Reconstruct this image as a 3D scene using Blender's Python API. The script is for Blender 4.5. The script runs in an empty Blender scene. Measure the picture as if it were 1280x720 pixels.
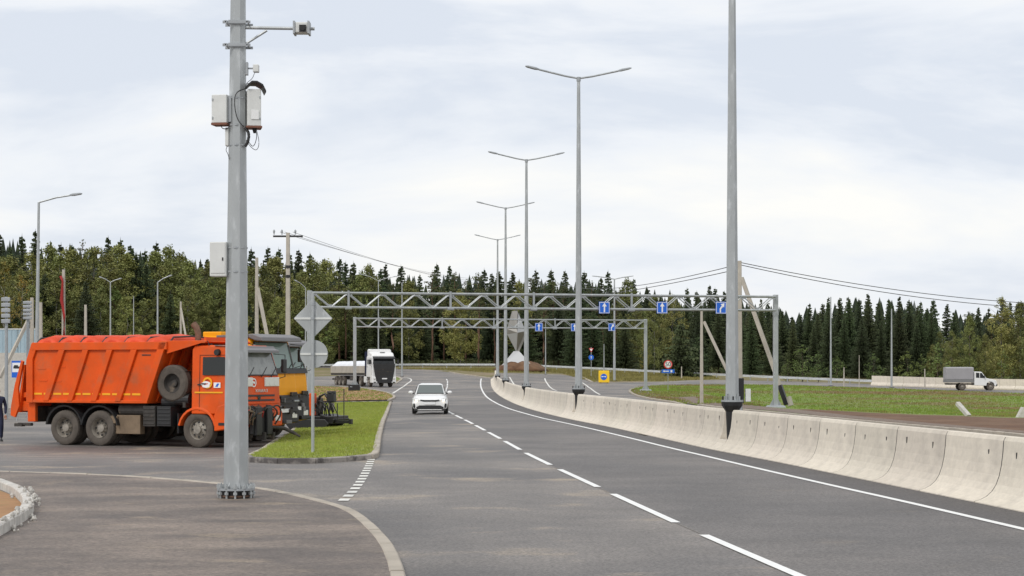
import bpy, math, random
from math import sin, cos, pi, radians, sqrt, atan2, hypot
from mathutils import Vector, Matrix
random.seed(7)
# ------------------------------------------------------------ camera, sky, sun, exposure
scn = bpy.context.scene
COL = scn.collection
F, HC, HY = 2400.0, 2.14, 462.0          # focal length in photo pixels, eye height, horizon row
cam_d = bpy.data.cameras.new('camera'); cam = bpy.data.objects.new('camera', cam_d); COL.objects.link(cam)
cam_d.sensor_width = 36; cam_d.lens = 36*F/1280; cam_d.shift_y = (HY-360)/1280
cam_d.clip_start = .5; cam_d.clip_end = 20000
cam.location = (0, 0, HC); cam.rotation_euler = (pi/2, 0, 0); scn.camera = cam
SUN_EL, SUN_AZ = radians(48), radians(-150)
world = bpy.data.worlds.new('World'); scn.world = world; world.use_nodes = True
nt = world.node_tree; N = nt.nodes; L = nt.links; N.clear()
out = N.new('ShaderNodeOutputWorld'); bg = N.new('ShaderNodeBackground')
sky = N.new('ShaderNodeTexSky'); sky.sky_type = 'NISHITA'; sky.sun_disc = False
sky.sun_elevation = SUN_EL; sky.sun_rotation = SUN_AZ; sky.dust_density = 2.0
bsky = N.new('ShaderNodeMix'); bsky.data_type = 'RGBA'; bsky.blend_type = 'MULTIPLY'; bsky.inputs[0].default_value = 1
bsky.inputs[7].default_value = (.09, .09, .09, 1)
tc = N.new('ShaderNodeTexCoord'); mp = N.new('ShaderNodeMapping'); mp.inputs['Scale'].default_value = (1.6, 1.6, 6.2)
mp.inputs['Rotation'].default_value = (0, radians(6), 0); mp.inputs['Location'].default_value = (.3, .2, .55)
nz = N.new('ShaderNodeTexNoise'); nz.inputs['Scale'].default_value = 2.1; nz.inputs['Detail'].default_value = 7; nz.inputs['Roughness'].default_value = .55
nz.inputs['Distortion'].default_value = .35
cr = N.new('ShaderNodeValToRGB'); e = cr.color_ramp.elements
e[0].position = .38; e[0].color = (.645, .69, .765, 1)
e[1].position = .60; e[1].color = (.885, .875, .845, 1)
m = e.new(.47); m.color = (.77, .795, .835, 1)
mix = N.new('ShaderNodeMix'); mix.data_type = 'RGBA'; mix.inputs[0].default_value = .93
L.new(tc.outputs['Generated'], mp.inputs[0]); L.new(mp.outputs[0], nz.inputs[0]); L.new(nz.outputs[0], cr.inputs[0])
L.new(sky.outputs[0], bsky.inputs[6]); L.new(bsky.outputs[2], mix.inputs[6]); L.new(cr.outputs[0], mix.inputs[7])
L.new(mix.outputs[2], bg.inputs[0]); bg.inputs[1].default_value = 1.0; L.new(bg.outputs[0], out.inputs[0])
sd = bpy.data.lights.new('sun', 'SUN'); sd.energy = 1.3; sd.angle = radians(14); sd.color = (1, .965, .92)
sun = bpy.data.objects.new('sun', sd); COL.objects.link(sun)
sdir = Vector((-.55, -.75, 1.0))        # from the scene towards the sun: behind and left of the viewer
sun.rotation_euler = sdir.to_track_quat('Z', 'Y').to_euler(); sun.location = (0, 0, 60)
sky.sun_elevation = math.asin(sdir.normalized().z); sky.sun_rotation = atan2(sdir.x, sdir.y)
vs = scn.view_settings; vs.view_transform = 'Standard'; vs.look = 'None'; vs.exposure = 0.24; vs.gamma = 1
try: vs.use_curve_mapping = False
except Exception: pass

# ------------------------------------------------------------ helpers
def tag(o, label=None, cat=None, group=None, kind=None):
    if label: o['label'] = label
    if cat: o['category'] = cat
    if group: o['group'] = group
    if kind: o['kind'] = kind
    return o
def empty(name, loc, rz=0, label=None, cat=None, group=None):
    o = bpy.data.objects.new(name, None); COL.objects.link(o); o.location = loc; o.rotation_euler = (0, 0, rz)
    o.empty_display_size = .2
    return tag(o, label, cat, group)
def copy_tree(o, parent=None):
    c = o.copy(); COL.objects.link(c)
    if parent: c.parent = parent
    for ch in list(o.children): copy_tree(ch, c)
    return c
class MB:
    def __init__(s): s.v = []; s.f = []; s.mi = []; s.cur = 0
    def add(s, vs_, fs): 
        n = len(s.v); s.v += [tuple(p) for p in vs_]
        for f in fs: s.f.append(tuple(i+n for i in f)); s.mi.append(s.cur)
        return s
    def box(s, c, d, rot=None, taper=1.0):
        x, y, z = d[0]/2, d[1]/2, d[2]/2
        P = [Vector((a*x*(taper if k > 0 else 1), b*y*(taper if k > 0 else 1), k*z)) for k in (-1, 1) for a, b in ((-1,-1),(1,-1),(1,1),(-1,1))]
        if rot is not None: P = [rot @ p for p in P]
        P = [p+Vector(c) for p in P]
        return s.add(P, [(3,2,1,0),(4,5,6,7),(0,1,5,4),(1,2,6,5),(2,3,7,6),(3,0,4,7)])
    def bar(s, p, q, w, h):
        p, q = Vector(p), Vector(q); d = (q-p); M = d.to_track_quat('X', 'Z').to_matrix()
        return s.box((p+q)/2, (d.length, w, h), M)
    def cyl(s, p, q, r0, r1=None, n=10, cap=True):
        if r1 is None: r1 = r0
        p, q = Vector(p), Vector(q); M = (q-p).to_track_quat('Z', 'Y').to_matrix()
        P = []
        for c, r in ((p, r0), (q, r1)):
            for i in range(n):
                a = 2*pi*(i+.5)/n; P.append(c + M @ Vector((r*cos(a), r*sin(a), 0)))
        F_ = [(i, (i+1) % n, n+(i+1) % n, n+i) for i in range(n)]
        if cap: F_ += [tuple(reversed(range(n))), tuple(range(n, 2*n))]
        return s.add(P, F_)
    def tube(s, pts, r, n=6):
        pts = [Vector(p) for p in pts]; P = []
        for i, p in enumerate(pts):
            d = (pts[min(i+1, len(pts)-1)]-pts[max(i-1, 0)]); M = d.to_track_quat('Z', 'Y').to_matrix()
            rr = r[i] if isinstance(r, (list, tuple)) else r
            for k in range(n): a = 2*pi*k/n; P.append(p+M @ Vector((rr*cos(a), rr*sin(a), 0)))
        F_ = []
        for i in range(len(pts)-1):
            for k in range(n): F_.append((i*n+k, i*n+(k+1) % n, (i+1)*n+(k+1) % n, (i+1)*n+k))
        F_ += [tuple(reversed(range(n))), tuple(range((len(pts)-1)*n, len(pts)*n))]
        return s.add(P, F_)
    def prism(s, prof, y0, y1, ax='y'):
        # profile (a,b) extruded: ax y -> points (a, y, b); ax x -> (y, a, b); ax z -> (a, b, y)
        n = len(prof); mk = {'y': lambda a, b, t: (a, t, b), 'x': lambda a, b, t: (t, a, b), 'z': lambda a, b, t: (a, b, t)}[ax]
        P = [mk(a, b, y0) for a, b in prof]+[mk(a, b, y1) for a, b in prof]
        F_ = [(i, (i+1) % n, n+(i+1) % n, n+i) for i in range(n)]+[tuple(reversed(range(n))), tuple(range(n, 2*n))]
        return s.add(P, F_)
    def loft(s, rings, cap=True):
        n = len(rings[0]); P = [p for r in rings for p in r]; F_ = []
        for i in range(len(rings)-1):
            for k in range(n): F_.append((i*n+k, i*n+(k+1) % n, (i+1)*n+(k+1) % n, (i+1)*n+k))
        if cap: F_ += [tuple(reversed(range(n))), tuple(range((len(rings)-1)*n, len(rings)*n))]
        return s.add(P, F_)
    def lathe(s, prof, c, axis='y', n=20):
        # prof: list of (r, t) around an axis through c
        P = []
        for i in range(n):
            a = 2*pi*i/n
            for r, t in prof:
                q = {'y': (r*cos(a), t, r*sin(a)), 'z': (r*cos(a), r*sin(a), t), 'x': (t, r*cos(a), r*sin(a))}[axis]
                P.append((c[0]+q[0], c[1]+q[1], c[2]+q[2]))
        m_ = len(prof); F_ = []
        for i in range(n):
            for k in range(m_-1): F_.append((i*m_+k, ((i+1) % n)*m_+k, ((i+1) % n)*m_+k+1, i*m_+k+1))
        return s.add(P, F_)
    def build(s, name, mat, parent=None, bevel=0, smooth=False, fixn=True):
        me = bpy.data.meshes.new(name); me.from_pydata(s.v, [], s.f); 
        mats = mat if isinstance(mat, (list, tuple)) else [mat]
        for m_ in mats: me.materials.append(m_)
        if len(mats) > 1: me.polygons.foreach_set('material_index', s.mi)
        me.validate(clean_customdata=False)
        if fixn:
            import bmesh
            b = bmesh.new(); b.from_mesh(me); bmesh.ops.recalc_face_normals(b, faces=b.faces[:]); b.to_mesh(me); b.free()
        me.update()
        o = bpy.data.objects.new(name, me); COL.objects.link(o)
        if parent: o.parent = parent
        if bevel:
            bv = o.modifiers.new('bevel', 'BEVEL'); bv.width = bevel; bv.segments = 2; bv.limit_method = 'ANGLE'; bv.angle_limit = radians(35)
        if smooth:
            for p in me.polygons: p.use_smooth = True
            if smooth != 'all':
                try: me.set_sharp_from_angle(angle=radians(smooth if smooth is not True else 40))
                except Exception: pass
        return o
def text_part(s, size, loc, rot, mat, parent, name='lettering', extrude=.004, align='CENTER', sx=1):
    cu = bpy.data.curves.new(name, 'FONT'); cu.body = s; cu.size = size; cu.extrude = extrude; cu.align_x = align; cu.align_y = 'CENTER'
    t = bpy.data.objects.new('tmp', cu); COL.objects.link(t); bpy.context.view_layer.update()
    me = bpy.data.meshes.new_from_object(t.evaluated_get(bpy.context.evaluated_depsgraph_get()))
    bpy.data.objects.remove(t); me.materials.clear(); me.materials.append(mat)
    o = bpy.data.objects.new(name, me); COL.objects.link(o); o.parent = parent; o.location = loc; o.rotation_euler = rot; o.scale = (sx, 1, 1)
    return o

# ------------------------------------------------------------ materials
def mat(name, col, rough=.6, metal=0, var=.0, scale=8, bump=0, bscale=60, rnd=0, col2=None, mscale=None, thr=(.4, .6), emit=0, spec=None, stretch=None, col3=None, scale3=2, thr3=(.5, .62), coat=0, detail=5, grain=0, gscale=14):
    m_ = bpy.data.materials.new(name); m_.use_nodes = True; nt = m_.node_tree; N = nt.nodes; L = nt.links
    b = N['Principled BSDF']; b.inputs['Roughness'].default_value = rough; b.inputs['Metallic'].default_value = metal
    b.inputs['Base Color'].default_value = (*col, 1)
    if spec is not None: b.inputs['Specular IOR Level'].default_value = spec
    if coat: b.inputs['Coat Weight'].default_value = coat; b.inputs['Coat Roughness'].default_value = .08
    if emit: b.inputs['Emission Color'].default_value = (*col, 1); b.inputs['Emission Strength'].default_value = emit
    tc = N.new('ShaderNodeTexCoord'); src = tc.outputs['Object']
    if stretch:
        mp = N.new('ShaderNodeMapping'); mp.inputs['Scale'].default_value = stretch; L.new(src, mp.inputs[0]); src = mp.outputs[0]
    cur = None
    def noise(sc, det=5, ro=.6):
        n = N.new('ShaderNodeTexNoise'); n.inputs['Scale'].default_value = sc; n.inputs['Detail'].default_value = det; n.inputs['Roughness'].default_value = ro
        L.new(src, n.inputs[0]); return n.outputs[0]
    if col2:
        rp = N.new('ShaderNodeValToRGB'); rp.color_ramp.elements[0].position = thr[0]; rp.color_ramp.elements[1].position = thr[1]
        rp.color_ramp.elements[0].color = (*col, 1); rp.color_ramp.elements[1].color = (*col2, 1)
        L.new(noise(mscale or 1, 6), rp.inputs[0]); cur = rp.outputs[0]
    if col3:
        rp = N.new('ShaderNodeValToRGB'); rp.color_ramp.elements[0].position = thr3[0]; rp.color_ramp.elements[1].position = thr3[1]
        rp.color_ramp.elements[0].color = (0, 0, 0, 1); rp.color_ramp.elements[1].color = (1, 1, 1, 1)
        L.new(noise(scale3, 7), rp.inputs[0])
        mx = N.new('ShaderNodeMix'); mx.data_type = 'RGBA'; L.new(rp.outputs[0], mx.inputs[0])
        if cur: L.new(cur, mx.inputs[6])
        else: mx.inputs[6].default_value = (*col, 1)
        mx.inputs[7].default_value = (*col3, 1); cur = mx.outputs[2]
    if var or rnd:
        hv = N.new('ShaderNodeHueSaturation')
        if cur: L.new(cur, hv.inputs['Color'])
        else: hv.inputs['Color'].default_value = (*col, 1)
        val = None
        if var:
            mr = N.new('ShaderNodeMapRange'); mr.inputs[1].default_value = .3; mr.inputs[2].default_value = .7
            mr.inputs[3].default_value = 1-var; mr.inputs[4].default_value = 1+var; L.new(noise(scale, detail), mr.inputs[0]); val = mr.outputs[0]
        if rnd:
            oi = N.new('ShaderNodeObjectInfo'); r2 = N.new('ShaderNodeMapRange'); r2.inputs[3].default_value = 1-rnd; r2.inputs[4].default_value = 1+rnd
            L.new(oi.outputs['Random'], r2.inputs[0])
            hr = N.new('ShaderNodeMapRange'); hr.inputs[3].default_value = .5-rnd*.07; hr.inputs[4].default_value = .5+rnd*.07
            mm = N.new('ShaderNodeMath'); mm.operation = 'MULTIPLY'; mm.inputs[1].default_value = 7.31
            fr = N.new('ShaderNodeMath'); fr.operation = 'FRACT'
            L.new(oi.outputs['Random'], mm.inputs[0]); L.new(mm.outputs[0], fr.inputs[0]); L.new(fr.outputs[0], hr.inputs[0]); L.new(hr.outputs[0], hv.inputs['Hue'])
            if val:
                m2 = N.new('ShaderNodeMath'); m2.operation = 'MULTIPLY'; L.new(val, m2.inputs[0]); L.new(r2.outputs[0], m2.inputs[1]); val = m2.outputs[0]
            else: val = r2.outputs[0]
        L.new(val, hv.inputs['Value']); cur = hv.outputs[0]
    if grain:
        hv2 = N.new('ShaderNodeHueSaturation'); mr = N.new('ShaderNodeMapRange'); mr.inputs[1].default_value = .36; mr.inputs[2].default_value = .64
        mr.inputs[3].default_value = 1-grain; mr.inputs[4].default_value = 1+grain
        g1 = noise(gscale, 3, .8); L.new(g1, mr.inputs[0])
        if cur: L.new(cur, hv2.inputs['Color'])
        else: hv2.inputs['Color'].default_value = (*col, 1)
        L.new(mr.outputs[0], hv2.inputs['Value']); cur = hv2.outputs[0]
    if cur: L.new(cur, b.inputs['Base Color'])
    if bump:
        bp = N.new('ShaderNodeBump'); bp.inputs['Strength'].default_value = bump; bp.inputs['Distance'].default_value = .02
        L.new(noise(bscale, 4), bp.inputs['Height']); L.new(bp.outputs[0], b.inputs['Normal'])
    return m_
M = {}
M['ground'] = mat('ground', (.155, .135, .045), .95, var=.25, scale=.9, col2=(.22, .17, .10), mscale=.12, thr=(.5, .62), bump=.6, bscale=3)
M['asphalt'] = mat('asphalt', (.108, .099, .094), .58, var=.22, scale=.42, col2=(.195, .173, .154), mscale=.11, thr=(.40, .60), col3=(.33, .26, .18), scale3=.42, thr3=(.56, .78), grain=.5, gscale=26, bump=.35, bscale=45, detail=12)
M['asphalt_dark'] = mat('asphalt_dark', (.092, .084, .081), .66, var=.12, scale=.5, grain=.5, gscale=26, bump=.35, bscale=45, detail=12)
M['walk'] = mat('walk_asphalt', (.110, .090, .078), .66, grain=.5, gscale=26, var=.18, scale=1.0, col2=(.215, .172, .140), mscale=.42, thr=(.40, .64), col3=(.30, .235, .165), scale3=.8, thr3=(.58, .78), bump=.5, bscale=38, detail=12, stretch=(.8, 1.3, 1))
M['asphalt_lane'] = mat('asphalt_lane', (.108, .099, .094), .62, var=.2, scale=.45, col2=(.158, .142, .130), mscale=.13, thr=(.42, .64), col3=(.20, .165, .13), scale3=.6, thr3=(.62, .8), bump=.35, bscale=45, detail=8, grain=.5, gscale=26)
M['paint'] = mat('road_paint', (.80, .80, .78), .6, var=.05, scale=6)
M['paint_worn'] = mat('road_paint_worn', (.72, .71, .66), .6, col2=(.40, .38, .35), mscale=2.5, thr=(.55, .7))
M['joint'] = mat('pale_joint', (.26, .24, .22), .8)
M['kerb'] = mat('kerb_concrete', (.40, .355, .295), .85, var=.16, scale=1.6, bump=.3, bscale=50)
M['kerb_dirty'] = mat('kerb_concrete_dirty', (.34, .31, .28), .85, col2=(.10, .09, .085), mscale=1.4, thr=(.46, .56), bump=.3, bscale=50)
M['concrete'] = mat('barrier_concrete', (.65, .59, .50), .85, var=.06, scale=2.2, col3=(.54, .49, .42), scale3=1.3, thr3=(.50, .74), rnd=.06, grain=.05, gscale=9, bump=.15, bscale=30, detail=9)
M['concrete_pole'] = mat('pole_concrete', (.46, .42, .36), .85, var=.12, scale=2)
M['galv'] = mat('galvanised_steel', (.40, .42, .425), .45, .35, var=.10, scale=3.5, col3=(.55, .57, .58), scale3=7, thr3=(.55, .75), detail=8, stretch=(1, 1, .35))
M['galv_l'] = mat('galvanised_rail', (.62, .64, .65), .5, .2, var=.08, scale=1)
M['galv_d'] = mat('galvanised_steel_dull', (.36, .38, .395), .5, .3, var=.10, scale=3)
M['black'] = mat('black_bitumen', (.012, .012, .013), .45, var=.2, scale=6)
M['grass'] = mat('lawn_grass', (.24, .27, .045), .9, var=.25, scale=3, col2=(.17, .19, .045), mscale=.9, thr=(.42, .68), bump=.6, bscale=25)
M['blade'] = mat('grass_blade', (.28, .34, .05), .8, var=.25, scale=2.2, col2=(.33, .34, .07), mscale=.8, thr=(.45, .7))
M['infield'] = mat('infield_grass', (.155, .215, .034), .95, var=.2, scale=.8, col2=(.17, .12, .05), mscale=.10, thr=(.46, .62), bump=.8, bscale=6, stretch=(.55, 1, 1))
M['tuft'] = mat('infield_tuft', (.19, .27, .038), .9, var=.25, scale=.5, col2=(.24, .17, .07), mscale=.10, thr=(.46, .62), stretch=(.55, 1, 1))
M['dirt'] = mat('brown_dirt', (.115, .055, .026), .95, var=.3, scale=1.3, col2=(.16, .09, .048), mscale=.35, bump=1, bscale=9)
M['orange_dirt'] = mat('orange_dirt', (.34, .185, .085), .95, var=.2, scale=1.2, col2=(.22, .20, .06), mscale=.35, thr=(.55, .68), bump=1, bscale=9)
M['gravel'] = mat('gravel', (.19, .145, .115), .95, var=.3, scale=8, bump=1, bscale=30)
M['rubble'] = mat('rubble', (.52, .50, .46), .9, var=.2, scale=5, rnd=.1)
M['orange'] = mat('orange_paint', (.74, .092, .007), .5, var=.12, scale=1.3, col3=(.46, .12, .045), scale3=2.2, thr3=(.50, .82), spec=.3)
M['orange_tarp'] = mat('orange_tarp', (.66, .060, .010), .6, var=.2, scale=2)
M['yellow'] = mat('yellow_paint', (.92, .38, .002), .5, var=.06, scale=2, spec=.3)
M['ystripe'] = mat('yellow_stripe', (.90, .42, .01), .5)
M['white'] = mat('white_paint', (.80, .80, .79), .3, coat=.6)
M['wplastic'] = mat('pale_box', (.66, .67, .65), .5, var=.06, scale=5)
M['glass'] = mat('vehicle_glass', (.012, .015, .016), .08, spec=.5)
M['glass_green'] = mat('vehicle_glass_green', (.20, .28, .26), .12, spec=.6)
M['glass_pale'] = mat('dusty_glass', (.25, .26, .25), .15, spec=.8, col2=(.10, .11, .11), mscale=1.3)
M['tyre'] = mat('dusty_tyre', (.095, .080, .066), .85, var=.3, scale=4, bump=.3)
M['tyre_c'] = mat('clean_tyre', (.022, .022, .022), .8)
M['rim'] = mat('dirty_rim', (.30, .27, .23), .6, .2, var=.3, scale=7)
M['chassis'] = mat('dirty_chassis', (.045, .040, .036), .8, var=.35, scale=4, col3=(.17, .13, .09), scale3=3, thr3=(.55, .75))
M['dark'] = mat('dark_plastic', (.022, .022, .023), .5, var=.1, scale=5)
M['visor'] = mat('grey_visor', (.17, .165, .17), .5)
M['brown_box'] = mat('muddy_panel', (.20, .145, .095), .85, var=.25, scale=3)
M['lens'] = mat('headlamp_lens', (.75, .75, .72), .15, coat=1)
M['lit'] = mat('lit_headlamp', (1.0, .80, .55), .3, emit=6)
M['navy'] = mat('navy_cloth', (.016, .022, .055), .85, var=.25, scale=9)
M['skin'] = mat('skin', (.50, .29, .20), .55)
M['hair'] = mat('brown_hair', (.07, .04, .025), .8)
M['blue'] = mat('sign_blue', (.012, .13, .62), .45)
M['signw'] = mat('sign_white', (.85, .85, .85), .45)
M['signy'] = mat('sign_yellow', (.95, .60, .02), .5)
M['signr'] = mat('sign_red', (.62, .03, .03), .5)
M['rust'] = mat('rusty_pipe', (.15, .085, .055), .8, var=.3, scale=9)
M['rustband'] = mat('rust_band', (.20, .085, .055), .8)
M['alu'] = mat('aluminium_facet', (.46, .47, .48), .45, .3)
M['alu_shade'] = mat('shaded_aluminium_facet', (.27, .26, .24), .5, .5)  # same aluminium made darker: the shade of the monument's facets put into the colour
M['fence'] = mat('blue_panel', (.36, .47, .53), .7, var=.08, scale=1)
M['fencel'] = mat('pale_plinth', (.52, .49, .44), .85, var=.1)
M['tarp'] = mat('white_tarp', (.74, .76, .80), .6, bump=.5, bscale=4)
M['greytarp'] = mat('grey_canvas', (.33, .32, .335), .7, var=.06, scale=1.5)
M['greyb'] = mat('grey_board', (.20, .20, .20), .7)
M['board'] = mat('trailer_board', (.42, .38, .32), .7, var=.12, scale=1)
M['redcloth'] = mat('red_cloth', (.33, .015, .012), .7)
M['spruce'] = mat('spruce_needles', (.044, .062, .020), .8, var=.35, scale=.7, rnd=.30)
M['spruce_far'] = mat('far_needles', (.026, .040, .020), .9, var=.3, scale=.3)
M['pine'] = mat('pine_needles', (.088, .098, .034), .8, var=.30, scale=.8, rnd=.25)
M['birch'] = mat('birch_leaves', (.19, .205, .058), .75, var=.2, scale=.8, col2=(.235, .205, .065), mscale=.25, thr=(.52, .68), rnd=.28)
M['yleaf'] = mat('yellow_leaves', (.24, .17, .022), .75, var=.3, scale=.9, col2=(.13, .135, .025), mscale=.5, rnd=.2)
M['young'] = mat('young_leaves', (.12, .165, .04), .75, var=.3, scale=1.2, rnd=.25)
M['bark'] = mat('grey_bark', (.085, .062, .045), .9, var=.3, scale=4)
M['pbark'] = mat('pine_bark', (.15, .085, .055), .9, var=.3, scale=3)
M['bbark'] = mat('birch_bark', (.30, .29, .26), .8, col2=(.07, .06, .05), mscale=2, thr=(.48, .58))

# ------------------------------------------------------------ lie of the land
def lerp(a, b, t): return a+(b-a)*t
def ss(a, b, x):
    t = max(0, min(1, (x-a)/(b-a))); return t*t*(3-2*t)
def pw(x, pts):
    if x <= pts[0][0]: return pts[0][1]
    for (a, b), (c, d) in zip(pts, pts[1:]):
        if x <= c: return lerp(b, d, (x-a)/(c-a))
    return pts[-1][1]
ZL = [(120, 0), (150, .10), (200, .39), (225, .78), (245, 1.15), (280, 1.8), (300, 2.15), (330, 2.6), (380, 3.2)]
ZR = [(150, 0), (235, -.3)]
def G(X, Y):
    u = 640+F*X/max(Y, 1)
    t = max(0, min(1, (u-640)/640)); Yc = min(Y, 380)
    z = pw(Yc, ZL)*(1-t)+pw(Yc, ZR)*t
    if X > 0 and Y > 60 and u > 800:
        yn = pw(u, [(780, 200), (960, 103), (1280, 66), (1600, 50)])
        z -= 1.25*ss(820, 1000, u)*ss(yn, 150, Y)*(1-ss(155, 212, Y))
    z -= .22*ss(-3.5, -8.5, -0+X)*0 + .22*ss(3.5, 8.5, -X)*ss(43, 54, Y)*(1-ss(90, 115, Y))
    return z
def gp(px, py, dz=0):
    # the ground point seen at photo pixel (px, py)
    kx, kz = (px-640)/F, (HY-py)/F
    Y = 8.0; prev = Y
    while Y < 600:
        if HC+kz*Y <= G(kx*Y, Y)+dz:
            a, b = prev, Y
            for _ in range(18):
                c = (a+b)/2
                if HC+kz*c <= G(kx*c, c)+dz: b = c
                else: a = c
            return (kx*b, b, G(kx*b, b))
        prev = Y; Y += 1.0 if Y < 130 else 2.0
    return (kx*600, 600, G(kx*600, 600))
def at(px, Y): 
    X = (px-640)/F*Y; return Vector((X, Y, G(X, Y)))
def zat(py, Y): return HC+(HY-py)/F*Y
def frange(a, b, s):
    r = []; 
    while a < b-1e-6: r.append(a); a += s
    return r
GX = [-2500, -1200, -600, -350, -220, -150]+frange(-110, -40, 7)+frange(-40, 40, 2)+frange(40, 116, 4)+frange(116, 230, 10)+[230, 350, 600, 1200, 2500]
GY = [-60, 0, 18, 28]+frange(34, 120, 2.5)+frange(120, 345, 4)+[345, 360, 385, 430, 520, 700, 1000, 1800, 4000]
GZ = [[G(x, y) for y in GY] for x in GX]
def clip(poly, a, b):
    # keep the part left of a->b
    o = []; n = len(poly); dx, dy = b[0]-a[0], b[1]-a[1]
    s = [dx*(p[1]-a[1])-dy*(p[0]-a[0]) for p in poly]
    for i in range(n):
        j = (i+1) % n
        if s[i] >= 0: o.append(poly[i])
        if (s[i] >= 0) != (s[j] >= 0):
            t = s[i]/(s[i]-s[j]); o.append((poly[i][0]+t*(poly[j][0]-poly[i][0]), poly[i][1]+t*(poly[j][1]-poly[i][1])))
    return o
def drape(polys, lift):
    mb = MB()
    for poly in polys:
        poly = [(p[0], p[1]) for p in poly]
        x0, x1 = min(p[0] for p in poly), max(p[0] for p in poly); y0, y1 = min(p[1] for p in poly), max(p[1] for p in poly)
        for i in range(len(GX)-1):
            if GX[i+1] <= x0 or GX[i] >= x1: continue
            colp = clip(clip(poly, (GX[i+1], 0), (GX[i+1], 1)), (GX[i], 1), (GX[i], 0))
            if len(colp) < 3: continue
            for j in range(len(GY)-1):
                if GY[j+1] <= y0 or GY[j] >= y1: continue
                A, B, C_, D = (GX[i], GY[j], GZ[i][j]), (GX[i+1], GY[j], GZ[i+1][j]), (GX[i+1], GY[j+1], GZ[i+1][j+1]), (GX[i], GY[j+1], GZ[i][j+1])
                cell = clip(clip(colp, (0, GY[j]), (1, GY[j])), (1, GY[j+1]), (0, GY[j+1]))
                if len(cell) < 3: continue
                for T in ((A, B, C_), (A, C_, D)):
                    c = cell
                    for k in range(3):
                        c = clip(c, T[k], T[(k+1) % 3])
                        if len(c) < 3: break
                    if len(c) < 3: continue
                    (ax, ay, az), (bx, by, bz), (cx, cy, cz) = T
                    den = (bx-ax)*(cy-ay)-(cx-ax)*(by-ay)
                    V = []
                    for x, y in c:
                        if V and hypot(x-V[-1][0], y-V[-1][1]) < 1e-4: continue
                        l1 = ((x-ax)*(cy-ay)-(cx-ax)*(y-ay))/den; l2 = ((bx-ax)*(y-ay)-(x-ax)*(by-ay))/den
                        V.append((x, y, az+l1*(bz-az)+l2*(cz-az)+lift))
                    if len(V) > 3 and hypot(V[0][0]-V[-1][0], V[0][1]-V[-1][1]) < 1e-4: V.pop()
                    if len(V) >= 3: mb.add(V, [tuple(range(len(V)))])
    return mb
def sheet(name, polys, lift, m_, label=None, kind='structure', cat=None):
    o = drape(polys, lift).build(name, m_, fixn=False); 
    for p in o.data.polygons:
        pass
    return tag(o, label, cat, None, kind)
def PX(pts, dz=0): return [gp(x, y, dz)[:2] for x, y in pts]
def smooth_line(pts, it=2):
    for _ in range(it):
        q = [pts[0]]
        for a, b in zip(pts, pts[1:]):
            q += [tuple(.75*a[k]+.25*b[k] for k in (0, 1)), tuple(.25*a[k]+.75*b[k] for k in (0, 1))]
        q.append(pts[-1]); pts = q
    return pts
def arcs(pts):
    s = [0]
    for a, b in zip(pts, pts[1:]): s.append(s[-1]+hypot(b[0]-a[0], b[1]-a[1]))
    return s
def along(pts, s, d):
    for i in range(len(pts)-1):
        if d <= s[i+1] or i == len(pts)-2:
            t = (d-s[i])/(s[i+1]-s[i]); a, b = pts[i], pts[i+1]
            dx, dy = b[0]-a[0], b[1]-a[1]; l = hypot(dx, dy)
            return (a[0]+t*dx, a[1]+t*dy), (dx/l, dy/l)
def ribbon(pts, w, d0=None, d1=None, step=2.0):
    s = arcs(pts); d0 = 0 if d0 is None else d0; d1 = s[-1] if d1 is None else d1
    n = max(1, int((d1-d0)/step)); L_ = []
    for i in range(n+1):
        (x, y), (tx, ty) = along(pts, s, d0+(d1-d0)*i/n); L_.append(((x-ty*w/2, y+tx*w/2), (x+ty*w/2, y-tx*w/2)))
    return [[a[0], a[1], b[1], b[0]][::-1] for a, b in zip(L_, L_[1:])]
def ccw(p):
    a = sum(p[i][0]*p[(i+1) % len(p)][1]-p[(i+1) % len(p)][0]*p[i][1] for i in range(len(p)))
    return p if a > 0 else p[::-1]
def kerb(name, pts, w, h, m_, gap=True, seg=1.0, base=0, label=None, side=0):
    # concrete kerb stones laid end to end along a line
    mb = MB(); s = arcs(pts); n = max(1, int(s[-1]/seg)); st = s[-1]/n; g = .012 if gap else 0
    for i in range(n):
        R = []
        for d in (i*st+g, (i+1)*st-g):
            (x, y), (tx, ty) = along(pts, s, d); nx, ny = -ty, tx; z = G(x, y)+base; hh = h+random.uniform(-.006, .006)
            o0, o1 = (-w/2+side*w/2), (w/2+side*w/2); c = .02
            R.append([(x+nx*o0, y+ny*o0, z-.05), (x+nx*o0, y+ny*o0, z+hh-c), (x+nx*(o0+c), y+ny*(o0+c), z+hh), (x+nx*(o1-c), y+ny*(o1-c), z+hh), (x+nx*o1, y+ny*o1, z+hh-c), (x+nx*o1, y+ny*o1, z-.05)])
        mb.loft(R)
    return tag(mb.build(name, m_), label, None, None, 'structure')

# ------------------------------------------------------------ the setting
mb = MB(); ny_ = len(GY)
mb.v = [(x, y, GZ[i][j]) for i, x in enumerate(GX) for j, y in enumerate(GY)]
for i in range(len(GX)-1):
    for j in range(len(GY)-1):
        a = i*ny_+j; mb.f += [(a, a+ny_, a+ny_+1), (a, a+ny_+1, a+1)]; mb.mi += [0, 0]
tag(mb.build('ground', M['ground'], fixn=False), kind='structure')

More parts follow.
